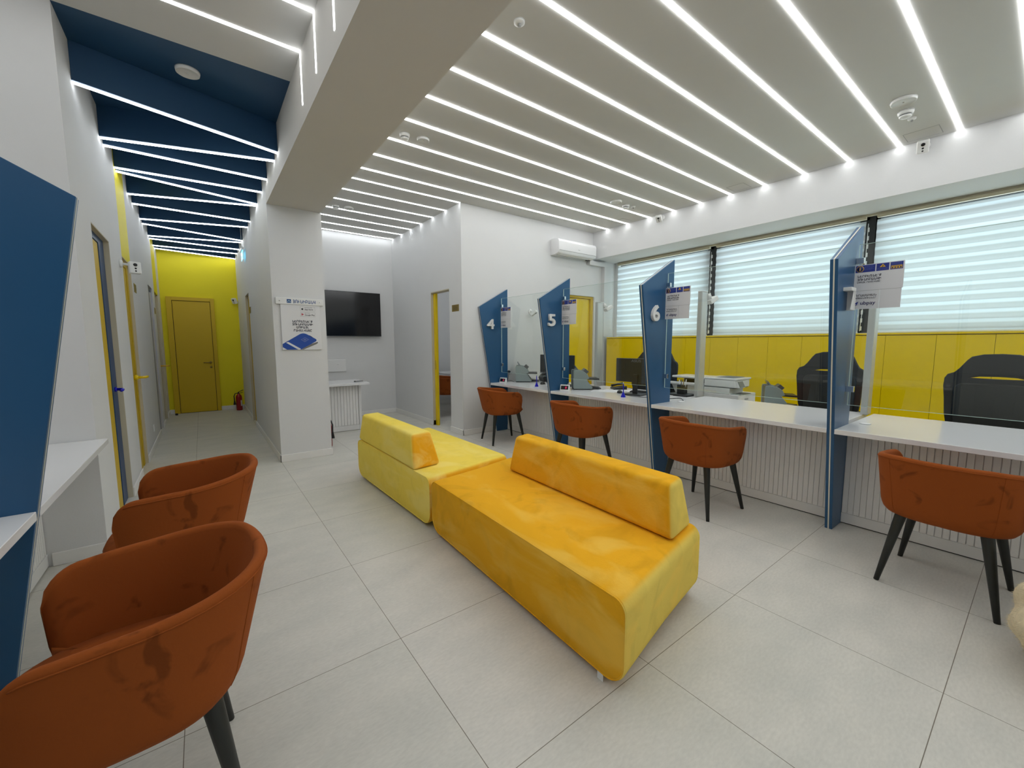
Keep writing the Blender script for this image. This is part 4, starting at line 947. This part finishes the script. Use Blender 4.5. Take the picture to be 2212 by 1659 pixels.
# ---------------------------------------------------------------- yellow sofas
def sofa(label, Q, back, m, loc, tagx=None):
    """Q: plan corners L-near, R-near, R-far, L-far; back: bottom 4 + top 4 corners (near-left, near-right, far-right, far-left)"""
    t = thing('sofa_module', label, 'sofa', loc, 0, 'yellow velvet sofa modules'); O = Vector(loc)
    Q = [Vector((*q, 0))-O for q in Q]
    def mapq(u, v, z): return (Q[0]*(1-v)+Q[1]*v)*(1-u)+(Q[3]*(1-v)+Q[2]*v)*u+Vector((0, 0, z))
    Ln = (Q[3]-Q[0]).length; z0, z1 = 0.028, 0.40; rt, rb = 0.055, 0.10
    prof = []
    def arc(cu, cz, r, a0, a1, n=7):
        for k in range(n+1):
            a_ = a0+(a1-a0)*k/n; prof.append((cu+r*math.cos(a_), cz+r*math.sin(a_)))
    arc(rb, z0+rb, rb, -PI/2, -PI, 7); arc(rt, z1-rt, rt, PI, PI/2, 7); arc(Ln-rt, z1-rt, rt, PI/2, 0, 7); arc(Ln-rb, z0+rb, rb, 0, -PI/2, 7)
    # slight puff
    def shrink(p, d):
        cx, cz = Ln/2, (z0+z1)/2; return (p[0]-math.copysign(min(d, abs(p[0]-cx)), p[0]-cx), p[1]-math.copysign(min(d, abs(p[1]-cz)), p[1]-cz))
    W = (Q[1]-Q[0]).length; rows = []
    vs = [(0, 0.010), (0.003/W, 0.004), (0.010/W, 0.0), (0.25, -0.003), (0.5, -0.005), (0.75, -0.003), (1-0.010/W, 0.0), (1-0.003/W, 0.004), (1, 0.010)]
    for v, d in vs: rows.append([mapq(shrink(p, d)[0]/Ln, v, shrink(p, d)[1]) for p in prof])
    mb = MB(); mb.grid(rows, closed_u=True); bm_ = mb.bm; bm_.verts.ensure_lookup_table(); k = len(prof); nv = len(bm_.verts)
    bm_.faces.new([bm_.verts[i] for i in range(k)]); bm_.faces.new([bm_.verts[i] for i in range(nv-k, nv)])
    bmesh.ops.recalc_face_normals(bm_, faces=bm_.faces)
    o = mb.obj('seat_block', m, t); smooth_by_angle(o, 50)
    for v in (0.0, 1.0):
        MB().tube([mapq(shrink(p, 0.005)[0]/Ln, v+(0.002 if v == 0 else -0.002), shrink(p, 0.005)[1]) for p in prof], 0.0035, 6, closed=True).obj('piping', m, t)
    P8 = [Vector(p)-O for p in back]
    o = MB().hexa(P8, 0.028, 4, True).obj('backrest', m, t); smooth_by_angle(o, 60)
    inset = lambda i, j, k_: P8[i]*(1-k_)+P8[j]*k_
    for u in (0.12, 0.88):
        for v in (0.12, 0.88):
            p = mapq(u, v, 0); MB().lathe([(0, 0), (0.02, 0), (0.022, 0.03), (0, 0.03)], p, 14).obj('foot', 'black_plastic', t)
    if tagx: MB().box(-0.001, 0.001, -0.015, 0.015, -0.012, 0.02).xf(Matrix.Translation(mapq(0.07, 0.0, 0.012))).obj('care_tag', 'white_plastic', t)
    return t
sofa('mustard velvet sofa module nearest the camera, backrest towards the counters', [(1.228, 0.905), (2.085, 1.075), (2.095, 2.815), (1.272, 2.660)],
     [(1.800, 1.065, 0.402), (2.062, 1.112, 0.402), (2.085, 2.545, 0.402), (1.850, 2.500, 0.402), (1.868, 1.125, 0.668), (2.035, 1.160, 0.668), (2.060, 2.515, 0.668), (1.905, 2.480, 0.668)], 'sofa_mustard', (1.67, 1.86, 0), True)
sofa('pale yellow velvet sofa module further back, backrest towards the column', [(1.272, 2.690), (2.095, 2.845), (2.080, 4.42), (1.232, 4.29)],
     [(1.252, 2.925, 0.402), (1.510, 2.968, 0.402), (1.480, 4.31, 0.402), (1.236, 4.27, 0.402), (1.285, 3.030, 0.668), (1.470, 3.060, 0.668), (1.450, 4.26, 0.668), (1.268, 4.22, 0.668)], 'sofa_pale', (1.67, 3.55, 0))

# ---------------------------------------------------------------- office chairs behind the counters
def office_chair(label, loc, rz):
    t = thing('office_chair', label, 'office chair', loc, rz, 'black office chairs behind the counters')
    # outline in (y, z), faces -x locally
    R_ = [(0.0, 1.285), (0.09, 1.28), (0.145, 1.262), (0.165, 1.235), (0.20, 1.17), (0.225, 1.135), (0.258, 1.118), (0.270, 1.09), (0.272, 1.03), (0.262, 0.92), (0.255, 0.80), (0.235, 0.66), (0.20, 0.58), (0.12, 0.55), (0, 0.545)]
    out = R_+[(-a, b) for a, b in R_[-2:0:-1]]
    slot = [(0.0, 1.120), (0.10, 1.117), (0.15, 1.105), (0.168, 1.090), (0.10, 1.086), (0, 1.084)]
    slot = slot+[(-a, b) for a, b in slot[-2:0:-1]]
    def curved(me, d=0.09):
        for v in me.vertices:
            y = v.co.y; z = v.co.z
            v.co.x += -d*(y/0.27)**2 + 0.05*((z-0.9)/0.4)**2*0.4
    me = shell([out, slot], 0.016, 0.008, 2)
    bm = bmesh.new(); bm.from_mesh(me); bmesh.ops.triangulate(bm, faces=bm.faces)
    for _ in range(2): bmesh.ops.subdivide_edges(bm, edges=[e for e in bm.edges if e.calc_length() > 0.05], cuts=1); bmesh.ops.triangulate(bm, faces=bm.faces)
    bm.to_mesh(me); bm.free()
    mb = MB(); add_me(mb, me, Matrix(((0, 0, 1, 0), (1, 0, 0, 0), (0, 1, 0, 0), (0, 0, 0, 1))))
    o = mb.obj('backrest', 'black_fabric', t); curved(o.data); smooth_by_angle(o, 50)
    pad = shell([rounded([(0.215, 1.045), (-0.215, 1.045), (-0.20, 0.64), (0.20, 0.64)], 0.05)], 0.010, 0.008)
    bm = bmesh.new(); bm.from_mesh(pad); bmesh.ops.triangulate(bm, faces=bm.faces)
    for _ in range(2): bmesh.ops.subdivide_edges(bm, edges=[e for e in bm.edges if e.calc_length() > 0.05], cuts=1); bmesh.ops.triangulate(bm, faces=bm.faces)
    bm.to_mesh(pad); bm.free()
    mb = MB(); add_me(mb, pad, Matrix(((0, 0, 1, -0.026), (1, 0, 0, 0), (0, 1, 0, 0), (0, 0, 0, 1))))
    o = mb.obj('mesh_panel', 'grey_panel', t); curved(o.data)
    MB().box(-0.50, -0.02, -0.25, 0.25, 0.47, 0.545, 0.03, 4, True).obj('seat', 'black_fabric', t)
    for s_ in (-1, 1):
        a_ = MB().tube([(-0.2, s_*0.25, 0.50), (-0.2, s_*0.295, 0.52), (-0.2, s_*0.30, 0.70)], 0.016, 10).obj('armrest', 'black_plastic', t)
        MB().box(-0.34, -0.08, s_*0.30-0.04, s_*0.30+0.04, 0.70, 0.728, 0.010, 3, True).obj('arm_pad', 'black_plastic', a_)
    MB().tube([(-0.25, 0, 0.47), (-0.25, 0, 0.10)], [0.03, 0.025], 14).obj('gas_column', 'black_plastic', t)
    base = MB()
    for k in range(5):
        q = 2*PI*k/5+0.3; base.tube([(-0.25, 0, 0.115), (-0.25+0.30*math.cos(q), 0.30*math.sin(q), 0.075)], [0.024, 0.014], 8)
    base.obj('star_base', 'black_plastic', t)
    for k in range(5):
        q = 2*PI*k/5+0.3; c_ = (-0.25+0.30*math.cos(q), 0.30*math.sin(q), 0.03)
        MB().lathe([(0, -0.022), (0.028, -0.020), (0.030, 0), (0.028, 0.020), (0, 0.022)], c_, 14, 'y').obj('castor', 'black_plastic', t)
    return t
mat('grey_panel', (0.024, 0.025, 0.022), 0.8, noise=0.1, nscale=80)
office_chair('black office chair behind divider 6 and the monitor', (5.08, 3.345, 0), math.radians(3)).scale = (1, 1.27, 1)
office_chair('black office chair between the printer and the edge-on divider', (5.12, 1.345, 0), math.radians(-3))
office_chair('black office chair cut by the right edge of the photo', (5.00, 0.245, 0), math.radians(-6))

# ---------------------------------------------------------------- things on the counters
TOP = 0.775
def money_counter(label, loc, rz):
    t = thing('money_counter', label, 'money counting machine', loc, rz, 'grey money counting machines')
    side = [(0.0, 0.012), (0.235, 0.012), (0.245, 0.03), (0.165, 0.135), (0.20, 0.15), (0.175, 0.205), (0.12, 0.245), (0.05, 0.26), (0.0, 0.258), (-0.008, 0.24), (-0.008, 0.03)]
    o = MB().prism(side, 'y', -0.125, -0.105, 0.004).prism(side, 'y', 0.105, 0.125, 0.004).obj('side_cheek', 'grey_machine', t)
    body = [(0.0, 0.012), (0.225, 0.012), (0.155, 0.135), (0.185, 0.15), (0.16, 0.195), (0.11, 0.235), (0.04, 0.25), (0.0, 0.248)]
    MB().prism(body, 'y', -0.105, 0.105, 0.003).obj('body', 'grey_dark', t)
    MB().hexa([(0.17, -0.12, 0.135), (0.33, -0.12, 0.128), (0.33, 0.12, 0.128), (0.17, 0.12, 0.135), (0.17, -0.12, 0.155), (0.33, -0.12, 0.150), (0.33, 0.12, 0.150), (0.17, 0.12, 0.155)], 0.003).obj('note_hopper', 'black_plastic', t)
    MB().prism([(0.11, 0.235), (0.165, 0.195), (0.20, 0.235), (0.155, 0.275)], 'y', -0.08, 0.08, 0.002).obj('note_guide', 'grey_dark', t)
    MB().hexa([(0.04, -0.09, 0.262), (0.06, -0.09, 0.262), (0.06, 0.09, 0.262), (0.04, 0.09, 0.262), (0.015, -0.09, 0.315), (0.022, -0.09, 0.315), (0.022, 0.09, 0.315), (0.015, 0.09, 0.315)]).obj('carry_flap', 'screen_grey', t)
    MB().prism([(0.225, 0.012), (0.36, 0.012), (0.36, 0.022), (0.21, 0.04)], 'y', -0.10, 0.10, 0.002).obj('note_stacker', 'black_plastic', t)
    MB().box(0.0, 0.22, -0.11, 0.11, 0.0, 0.012).obj('rubber_base', 'black_plastic', t)
    return t
money_counter('grey money counting machine on the counter right of number 5', (3.925, 3.845, TOP), math.radians(-38.5))
money_counter('grey money counting machine on the counter right of number 4', (3.975, 5.14, TOP), math.radians(-40))

def display(label, loc, rz):
    t = thing('queue_display', label, 'display', loc, rz, 'small white counter displays')
    MB().hexa([(0, -0.062, 0), (0.05, -0.062, 0), (0.05, 0.062, 0), (0, 0.062, 0), (0.022, -0.062, 0.075), (0.042, -0.062, 0.075), (0.042, 0.062, 0.075), (0.022, 0.062, 0.075)], 0.003).obj('housing', 'white_plastic', t)
    sl = lambda z, d: 0.022*z/0.075-d
    MB().hexa([(sl(0.015, .0016), -0.05, 0.015), (sl(0.015, 0), -0.05, 0.015), (sl(0.015, 0), 0.05, 0.015), (sl(0.015, .0016), 0.05, 0.015), (sl(0.062, .0016), -0.05, 0.062), (sl(0.062, 0), -0.05, 0.062), (sl(0.062, 0), 0.05, 0.062), (sl(0.062, .0016), 0.05, 0.062)]).obj('screen', 'black_gloss', t)
    MB().hexa([(sl(0.024, .0026), -0.030, 0.024), (sl(0.024, .0015), -0.030, 0.024), (sl(0.024, .0015), -0.008, 0.024), (sl(0.024, .0026), -0.008, 0.024), (sl(0.052, .0026), -0.030, 0.052), (sl(0.052, .0015), -0.030, 0.052), (sl(0.052, .0015), -0.008, 0.052), (sl(0.052, .0026), -0.008, 0.052)]).obj('red_digit', 'digit_red', t)
display('small white display with red digit right of number 5', (3.69, 3.765, TOP), math.radians(24))
display('small white display with red digit right of number 4', (3.69, 5.135, TOP), math.radians(12))

def pen_stand(label, loc):
    t = thing('pen_stand', label, 'pen', loc, 0, 'blue pens standing on counters')
    MB().lathe([(0, 0), (0.027, 0), (0.027, 0.004), (0.012, 0.045), (0.008, 0.055), (0, 0.055)], n=20).obj('cone_base', 'pen_blue', t)
    MB().tube([(0, 0, 0.05), (0, 0, 0.13), (-0.002, 0, 0.155)], [0.0055, 0.006, 0.004], 10).obj('pen_body', 'pen_blue', t)
    MB().tube([(-0.002, 0, 0.155), (-0.003, 0, 0.168)], 0.005, 8).obj('pen_top', 'white_plastic', t)
    return t
pen_stand('blue pen on a cone stand on the counter between dividers 5 and 6', (3.77, 2.90, TOP))
pen_stand('blue pen on a cone stand on the counter between dividers 4 and 5', (3.74, 4.37, TOP))
pen_stand('blue pen stand on the left booth counter beside the big divider', (-0.715, 3.10, TOP))

def monitor(label, loc, rz, w_=0.54, brand=True):
    t = thing('monitor', label, 'monitor', loc, rz, 'black monitors')
    MB().box(0, 0.03, -w_/2, w_/2, 0.145, 0.428, 0.006).obj('screen_back', 'black_plastic', t)
    MB().box(0.03, 0.033, -w_/2+0.008, w_/2-0.008, 0.155, 0.420).obj('screen', 'black_gloss', t)
    MB().box(-0.022, 0.002, -0.028, 0.028, 0.0, 0.24, 0.004).obj('stand_neck', 'black_plastic', t)
    MB().box(-0.10, 0.12, -0.12, 0.12, 0.0, 0.014, 0.005).obj('stand_foot', 'black_plastic', t)
    if brand:
        mb = MB(); add_me(mb, text_mesh('ASUS', 0.042, 0.0004, 0.0006, 'CENTER', 0.125), FACE_NX((-0.0008, -0.0, 0.385))); mb.obj('brand_lettering', 'screen_grey', t)
    return t
monitor('black monitor with its back to us, left of divider 6', (4.06, 2.95, TOP), math.radians(6))
monitor('black monitor peeking from both sides of divider 5', (4.34, 4.61, TOP), math.radians(4), 0.70, False)
def keyboard(label, loc, rz):
    t = thing('keyboard', label, 'keyboard', loc, rz, 'black keyboards')
    MB().box(-0.07, 0.07, -0.22, 0.22, 0, 0.016, 0.004).obj('case', 'black_plastic', t)
    k = MB()
    for i in range(5):
        for j in range(14): k.box(-0.062+i*0.024, -0.042+i*0.024, -0.21+j*0.030, -0.184+j*0.030, 0.016, 0.022)
    k.obj('keys', 'black_fabric', t)
keyboard('black keyboard behind the monitor left of divider 6', (4.30, 2.93, TOP), math.radians(6)); keyboard('black keyboard in front of divider 5 near the far monitor', (4.02, 4.12, TOP), math.radians(80))
def mouse(label, loc, rz):
    t = thing('computer_mouse', label, 'computer mouse', loc, rz, 'black computer mice')
    MB().lathe([(0, 0), (0.030, 0), (0.033, 0.008), (0.028, 0.024), (0.014, 0.034), (0, 0.036)], n=24).xf(Matrix.Diagonal((1.7, 1, 1, 1))).obj('body', 'black_plastic', t)
    MB().tube([(0.02, 0, 0.033), (0.035, 0, 0.027)], 0.004, 8).obj('wheel', 'grey_dark', t)
    return t
mouse('black computer mouse on the counter between dividers 5 and 6', (4.05, 3.17, TOP), 0.6)
mouse('black computer mouse on the counter between dividers 4 and 5', (4.02, 4.56, TOP), 0.4)
for i, (x, y, r, lab) in enumerate(((4.16, 3.36, 0.2, 'white sheet of paper by the mouse between dividers 5 and 6'), (4.34, 3.18, -0.4, 'white sheet of paper behind the mouse, further from us'), (4.05, 3.42, 0.5, 'white sheet half under the grey money machine right of number 5'), (4.40, 2.78, 0.1, 'white sheet of paper behind the left monitor foot'), (4.10, 4.32, 0.3, 'white sheet of paper on the counter between dividers 4 and 5'))):
    o = MB().box(-0.105, 0.105, -0.148, 0.148, 0, 0.0015+0.0006*i).obj('paper_sheet', 'paper'); o.location = (x, y, TOP); o.rotation_euler = (0, 0, r); tag(o, lab, 'paper', 'papers on the counters')
def cable(label, pts, r=0.003, m='black_plastic'):
    # smooth the path
    P_ = [Vector(p) for p in pts]; q = []
    for i in range(len(P_)-1):
        p0, p1, p2, p3 = P_[max(i-1, 0)], P_[i], P_[i+1], P_[min(i+2, len(P_)-1)]
        for k in range(8):
            s_ = k/8; q.append(0.5*((2*p1)+(-p0+p2)*s_+(2*p0-5*p1+4*p2-p3)*s_*s_+(-p0+3*p1-3*p2+p3)*s_**3))
    q.append(P_[-1]); tag(MB().tube(q, r, 6).obj('cable', m), label, 'cable', 'cables on the counters')
cable('black cable curling below the monitor left of divider 6', [(3.93, 3.02, TOP+.004), (3.90, 2.88, TOP+.004), (3.92, 2.74, TOP+.004), (4.02, 2.66, TOP+.004)])
cable('black cable looping beside the far grey money machine', [(3.84, 5.02, TOP+.01), (3.80, 5.08, TOP+.03), (3.78, 5.16, TOP+.01), (3.85, 5.20, TOP+.04), (3.91, 5.245, TOP+.15)])
cable('white cable beside the small display right of number 5', [(3.77, 3.80, TOP+.006), (3.80, 3.83, TOP+.05), (3.815, 3.80, TOP+.09), (3.80, 3.82, TOP+.006)], 0.0035, 'white_plastic')
cable('black cable arching beside the far monitor', [(4.02, 4.50, TOP+.004), (4.05, 4.62, TOP+.12), (4.10, 4.58, TOP+.19), (4.14, 4.50, TOP+.12), (4.18, 4.46, TOP+.01)], 0.004)
cable('thin black cable crossing the counter below the notice of number 6', [(4.10, 2.62, TOP+.004), (4.02, 2.50, TOP+.004), (4.16, 2.44, TOP+.004), (4.02, 2.32, TOP+.004)], 0.004)
t = thing('label_printer', 'black desktop receipt printer behind the far grey money machine', 'printer', (4.32, 4.92, TOP), math.radians(-20))
MB().prism([(0, 0.0), (0.18, 0), (0.18, 0.12), (0.12, 0.15), (0.02, 0.11), (-0.02, 0.06)], 'y', -0.11, 0.11, 0.006).obj('housing', 'black_plastic', t)
MB().box(0.01, 0.10, -0.08, 0.08, 0.128, 0.134).xf(Matrix.Rotation(-0.12, 4, 'Y')).obj('lid', 'grey_dark', t)
MB().tube([(0.15, 0.09, 0.12), (0.17, 0.10, 0.20)], 0.004, 6).obj('release_lever', 'black_plastic', t)
t = thing('telephone', 'black low device lying beside the money machine right of number 5', 'telephone', (4.38, 3.46, TOP), math.radians(-35))
MB().prism([(-0.08, 0), (0.10, 0), (0.10, 0.045), (-0.08, 0.018)], 'y', -0.08, 0.08, 0.005).obj('base', 'black_plastic', t)
MB().tube([(-0.07, 0.06, 0.04), (0.0, 0.065, 0.055), (0.09, 0.06, 0.07)], [0.018, 0.012, 0.018], 12).obj('handset', 'black_plastic', t)
t = thing('pen_holder', 'dark desk organiser holding pens behind the counter right of number 6', 'pen holder', (4.40, 2.58, TOP))
MB().box(-0.08, 0.12, -0.13, 0.13, 0, 0.022, 0.004).obj('tray', 'black_plastic', t)
MB().box(0.0, 0.075, -0.045, 0.045, 0.022, 0.125, 0.004).obj('cup', 'black_plastic', t)
for i, (dy, h, m_) in enumerate(((-0.03, 0.19, 'white_plastic'), (-0.01, 0.205, 'brass'), (0.012, 0.185, 'grey_dark'), (0.03, 0.18, 'white_plastic'), (-0.036, 0.165, 'label_white'))):
    o = MB().tube([(0, 0, 0), (0.006*(i-2), 0.012*(i-2), h-0.03)], 0.005, 8).obj('pen', m_); o.location = (4.437, 2.58+dy, TOP+0.03)
    tag(o, '%s pen standing in the dark desk organiser' % ['slanted white', 'tall brown', 'short grey', 'upright white', 'cream'][i], 'pen', 'pens in the desk organiser')

# back desk with the machines
t = thing('back_desk', 'low white desk behind the counters carrying the printers', 'desk', (5.05, 2.41, 0))
MB().box(-0.32, 0.72, -0.52, 0.52, 0.58, 0.61, 0.002).obj('worktop', 'white_matt', t)
for sy in (-1, 1): MB().box(-0.30, 0.70, sy*0.50-0.012, sy*0.50+0.012, 0, 0.58).obj('side_panel', 'white_matt', t)
Z0 = 0.61
t = thing('printer', 'large white office printer behind the counter right of number 6', 'printer', (4.78, 2.30, Z0))
MB().box(0.0, 0.44, -0.20, 0.20, 0.0, 0.185, 0.006).obj('lower_body', 'white_plastic', t)
MB().box(0.0, 0.34, -0.10, 0.20, 0.185, 0.255, 0.004).obj('middle_body', 'white_plastic', t)
MB().box(0.0, 0.36, -0.16, 0.20, 0.262, 0.345, 0.008).obj('scan_unit', 'white_plastic', t)
MB().box(0.0, 0.35, -0.15, 0.195, 0.255, 0.262).obj('shadow_gap', 'grey_dark', t)
MB().box(0.0, 0.38, -0.17, 0.20, 0.347, 0.368, 0.006).obj('lid', 'white_gloss', t)
MB().hexa([(0.06, -0.12, 0.368), (0.34, -0.12, 0.368), (0.34, 0.10, 0.368), (0.06, 0.10, 0.368), (0.08, -0.10, 0.374), (0.33, -0.10, 0.374), (0.33, 0.08, 0.374), (0.08, 0.08, 0.374)]).obj('document_tray', 'grey_dark', t)
MB().hexa([(0.02, -0.20, 0.262), (0.16, -0.20, 0.262), (0.16, -0.155, 0.262), (0.02, -0.155, 0.262), (0.02, -0.165, 0.34), (0.16, -0.165, 0.34), (0.16, -0.155, 0.34), (0.02, -0.155, 0.34)], 0.003).obj('panel_bracket', 'white_plastic', t)
MB().hexa([(0.03, -0.204, 0.270), (0.15, -0.204, 0.270), (0.15, -0.200, 0.268), (0.03, -0.200, 0.268), (0.03, -0.172, 0.335), (0.15, -0.172, 0.335), (0.15, -0.168, 0.334), (0.03, -0.168, 0.334)]).obj('touch_screen', 'screen_grey', t)
MB().box(0.03, 0.30, -0.205, -0.10, 0.185, 0.190).obj('output_slot', 'grey_dark', t)
MB().box(0.05, 0.40, -0.2015, -0.20, 0.085, 0.088).box(0.16, 0.24, -0.204, -0.20, 0.12, 0.135).obj('tray_line', 'grey_line', t)
t = thing('scanner', 'white scanner with raised lid left of the large office printer', 'scanner', (4.85, 2.745, Z0))
MB().hexa([(0.04, -0.10, 0), (0.20, -0.10, 0), (0.20, 0.12, 0), (0.04, 0.12, 0), (-0.04, -0.20, 0.25), (0.28, -0.20, 0.25), (0.28, 0.20, 0.25), (-0.04, 0.20, 0.25)], 0.006).obj('pedestal', 'white_plastic', t)
MB().box(-0.06, 0.30, -0.23, 0.22, 0.25, 0.285, 0.01, 3).obj('scan_bed', 'white_gloss', t)
MB().box(-0.03, 0.27, -0.21, 0.21, 0.285, 0.288).obj('scan_glass', 'black_gloss', t)
MB().box(-0.04, 0.29, -0.23, 0.20, 0.335, 0.362, 0.01, 3).obj('lid', 'white_gloss', t)
MB().box(0.26, 0.30, -0.20, 0.20, 0.285, 0.34).obj('hinge', 'grey_dark', t)
t = money_counter('grey money counting machine right of the large office printer', (5.50, 2.12, Z0), math.radians(-60)); 

# meeting room table
t = thing('meeting_table', 'white table top seen through the meeting room doorway', 'table', (4.35, 7.45, 0), math.radians(0))
MB().box(-0.40, 0.6, -0.6, 0.6, 0.735, 0.77, 0.003).obj('table_top', 'white_gloss', t)
for sx in (-0.33, 0.53):
    for sy in (-0.53, 0.53): MB().box(sx-0.025, sx+0.025, sy-0.025, sy+0.025, 0, 0.735).obj('leg', 'white_matt', t)

# ---------------------------------------------------------------- fur bundle at the right edge
def fur_bundle():
    rnd = random.Random(3); rows = []; NU, NV = 48, 30
    cx, cy = 2.82, -0.30
    def surf(u, v):
        a_ = 2*PI*u; ph = PI*v
        r = 0.35*math.sin(ph)**0.5*(1+0.05*math.sin(3*a_+1)+0.035*math.sin(7*a_+9*v)+0.03*math.sin(23*v+4*math.sin(a_*2)))
        z = 0.235-0.225*math.cos(ph) if v > 0 else 0.01
        return Vector((r*math.cos(a_), r*math.sin(a_)*(1-0.12*v), z))
    for j in range(NV+1): rows.append([surf(i/NU, j/NV) for i in range(NU)])
    t = thing('fur_coat', 'fluffy cream fur coat bundled on the floor at the right edge', 'coat', (cx, cy, 0))
    MB().grid(rows, closed_u=True).obj('fur_body', 'fur', t)
    bm = bmesh.new()
    for _ in range(9000):
        u, v = rnd.random(), 0.06+0.9*rnd.random(); p = surf(u, v); n = (p-Vector((0, 0, 0.2))).normalized()
        d = (n+Vector((rnd.uniform(-.5, .5), rnd.uniform(-.5, .5), -0.5+rnd.uniform(-.4, .4)))).normalized()
        s_ = d.cross(n).normalized()*0.0012 if d.cross(n).length > 0.01 else Vector((0.002, 0, 0))
        l = rnd.uniform(0.008, 0.018); a_ = p-n*0.002
        tip = a_+d*l; tip.z = max(tip.z, 0.003)
        bm.faces.new([bm.verts.new(a_-s_), bm.verts.new(a_+s_), bm.verts.new(tip)])
    me = bpy.data.meshes.new('fur_strands'); bm.to_mesh(me); bm.free(); me.materials.append(M['fur'])
    o = bpy.data.objects.new('fur_strands', me); C.objects.link(o); o.parent = t; o['kind'] = 'stuff'
fur_bundle()
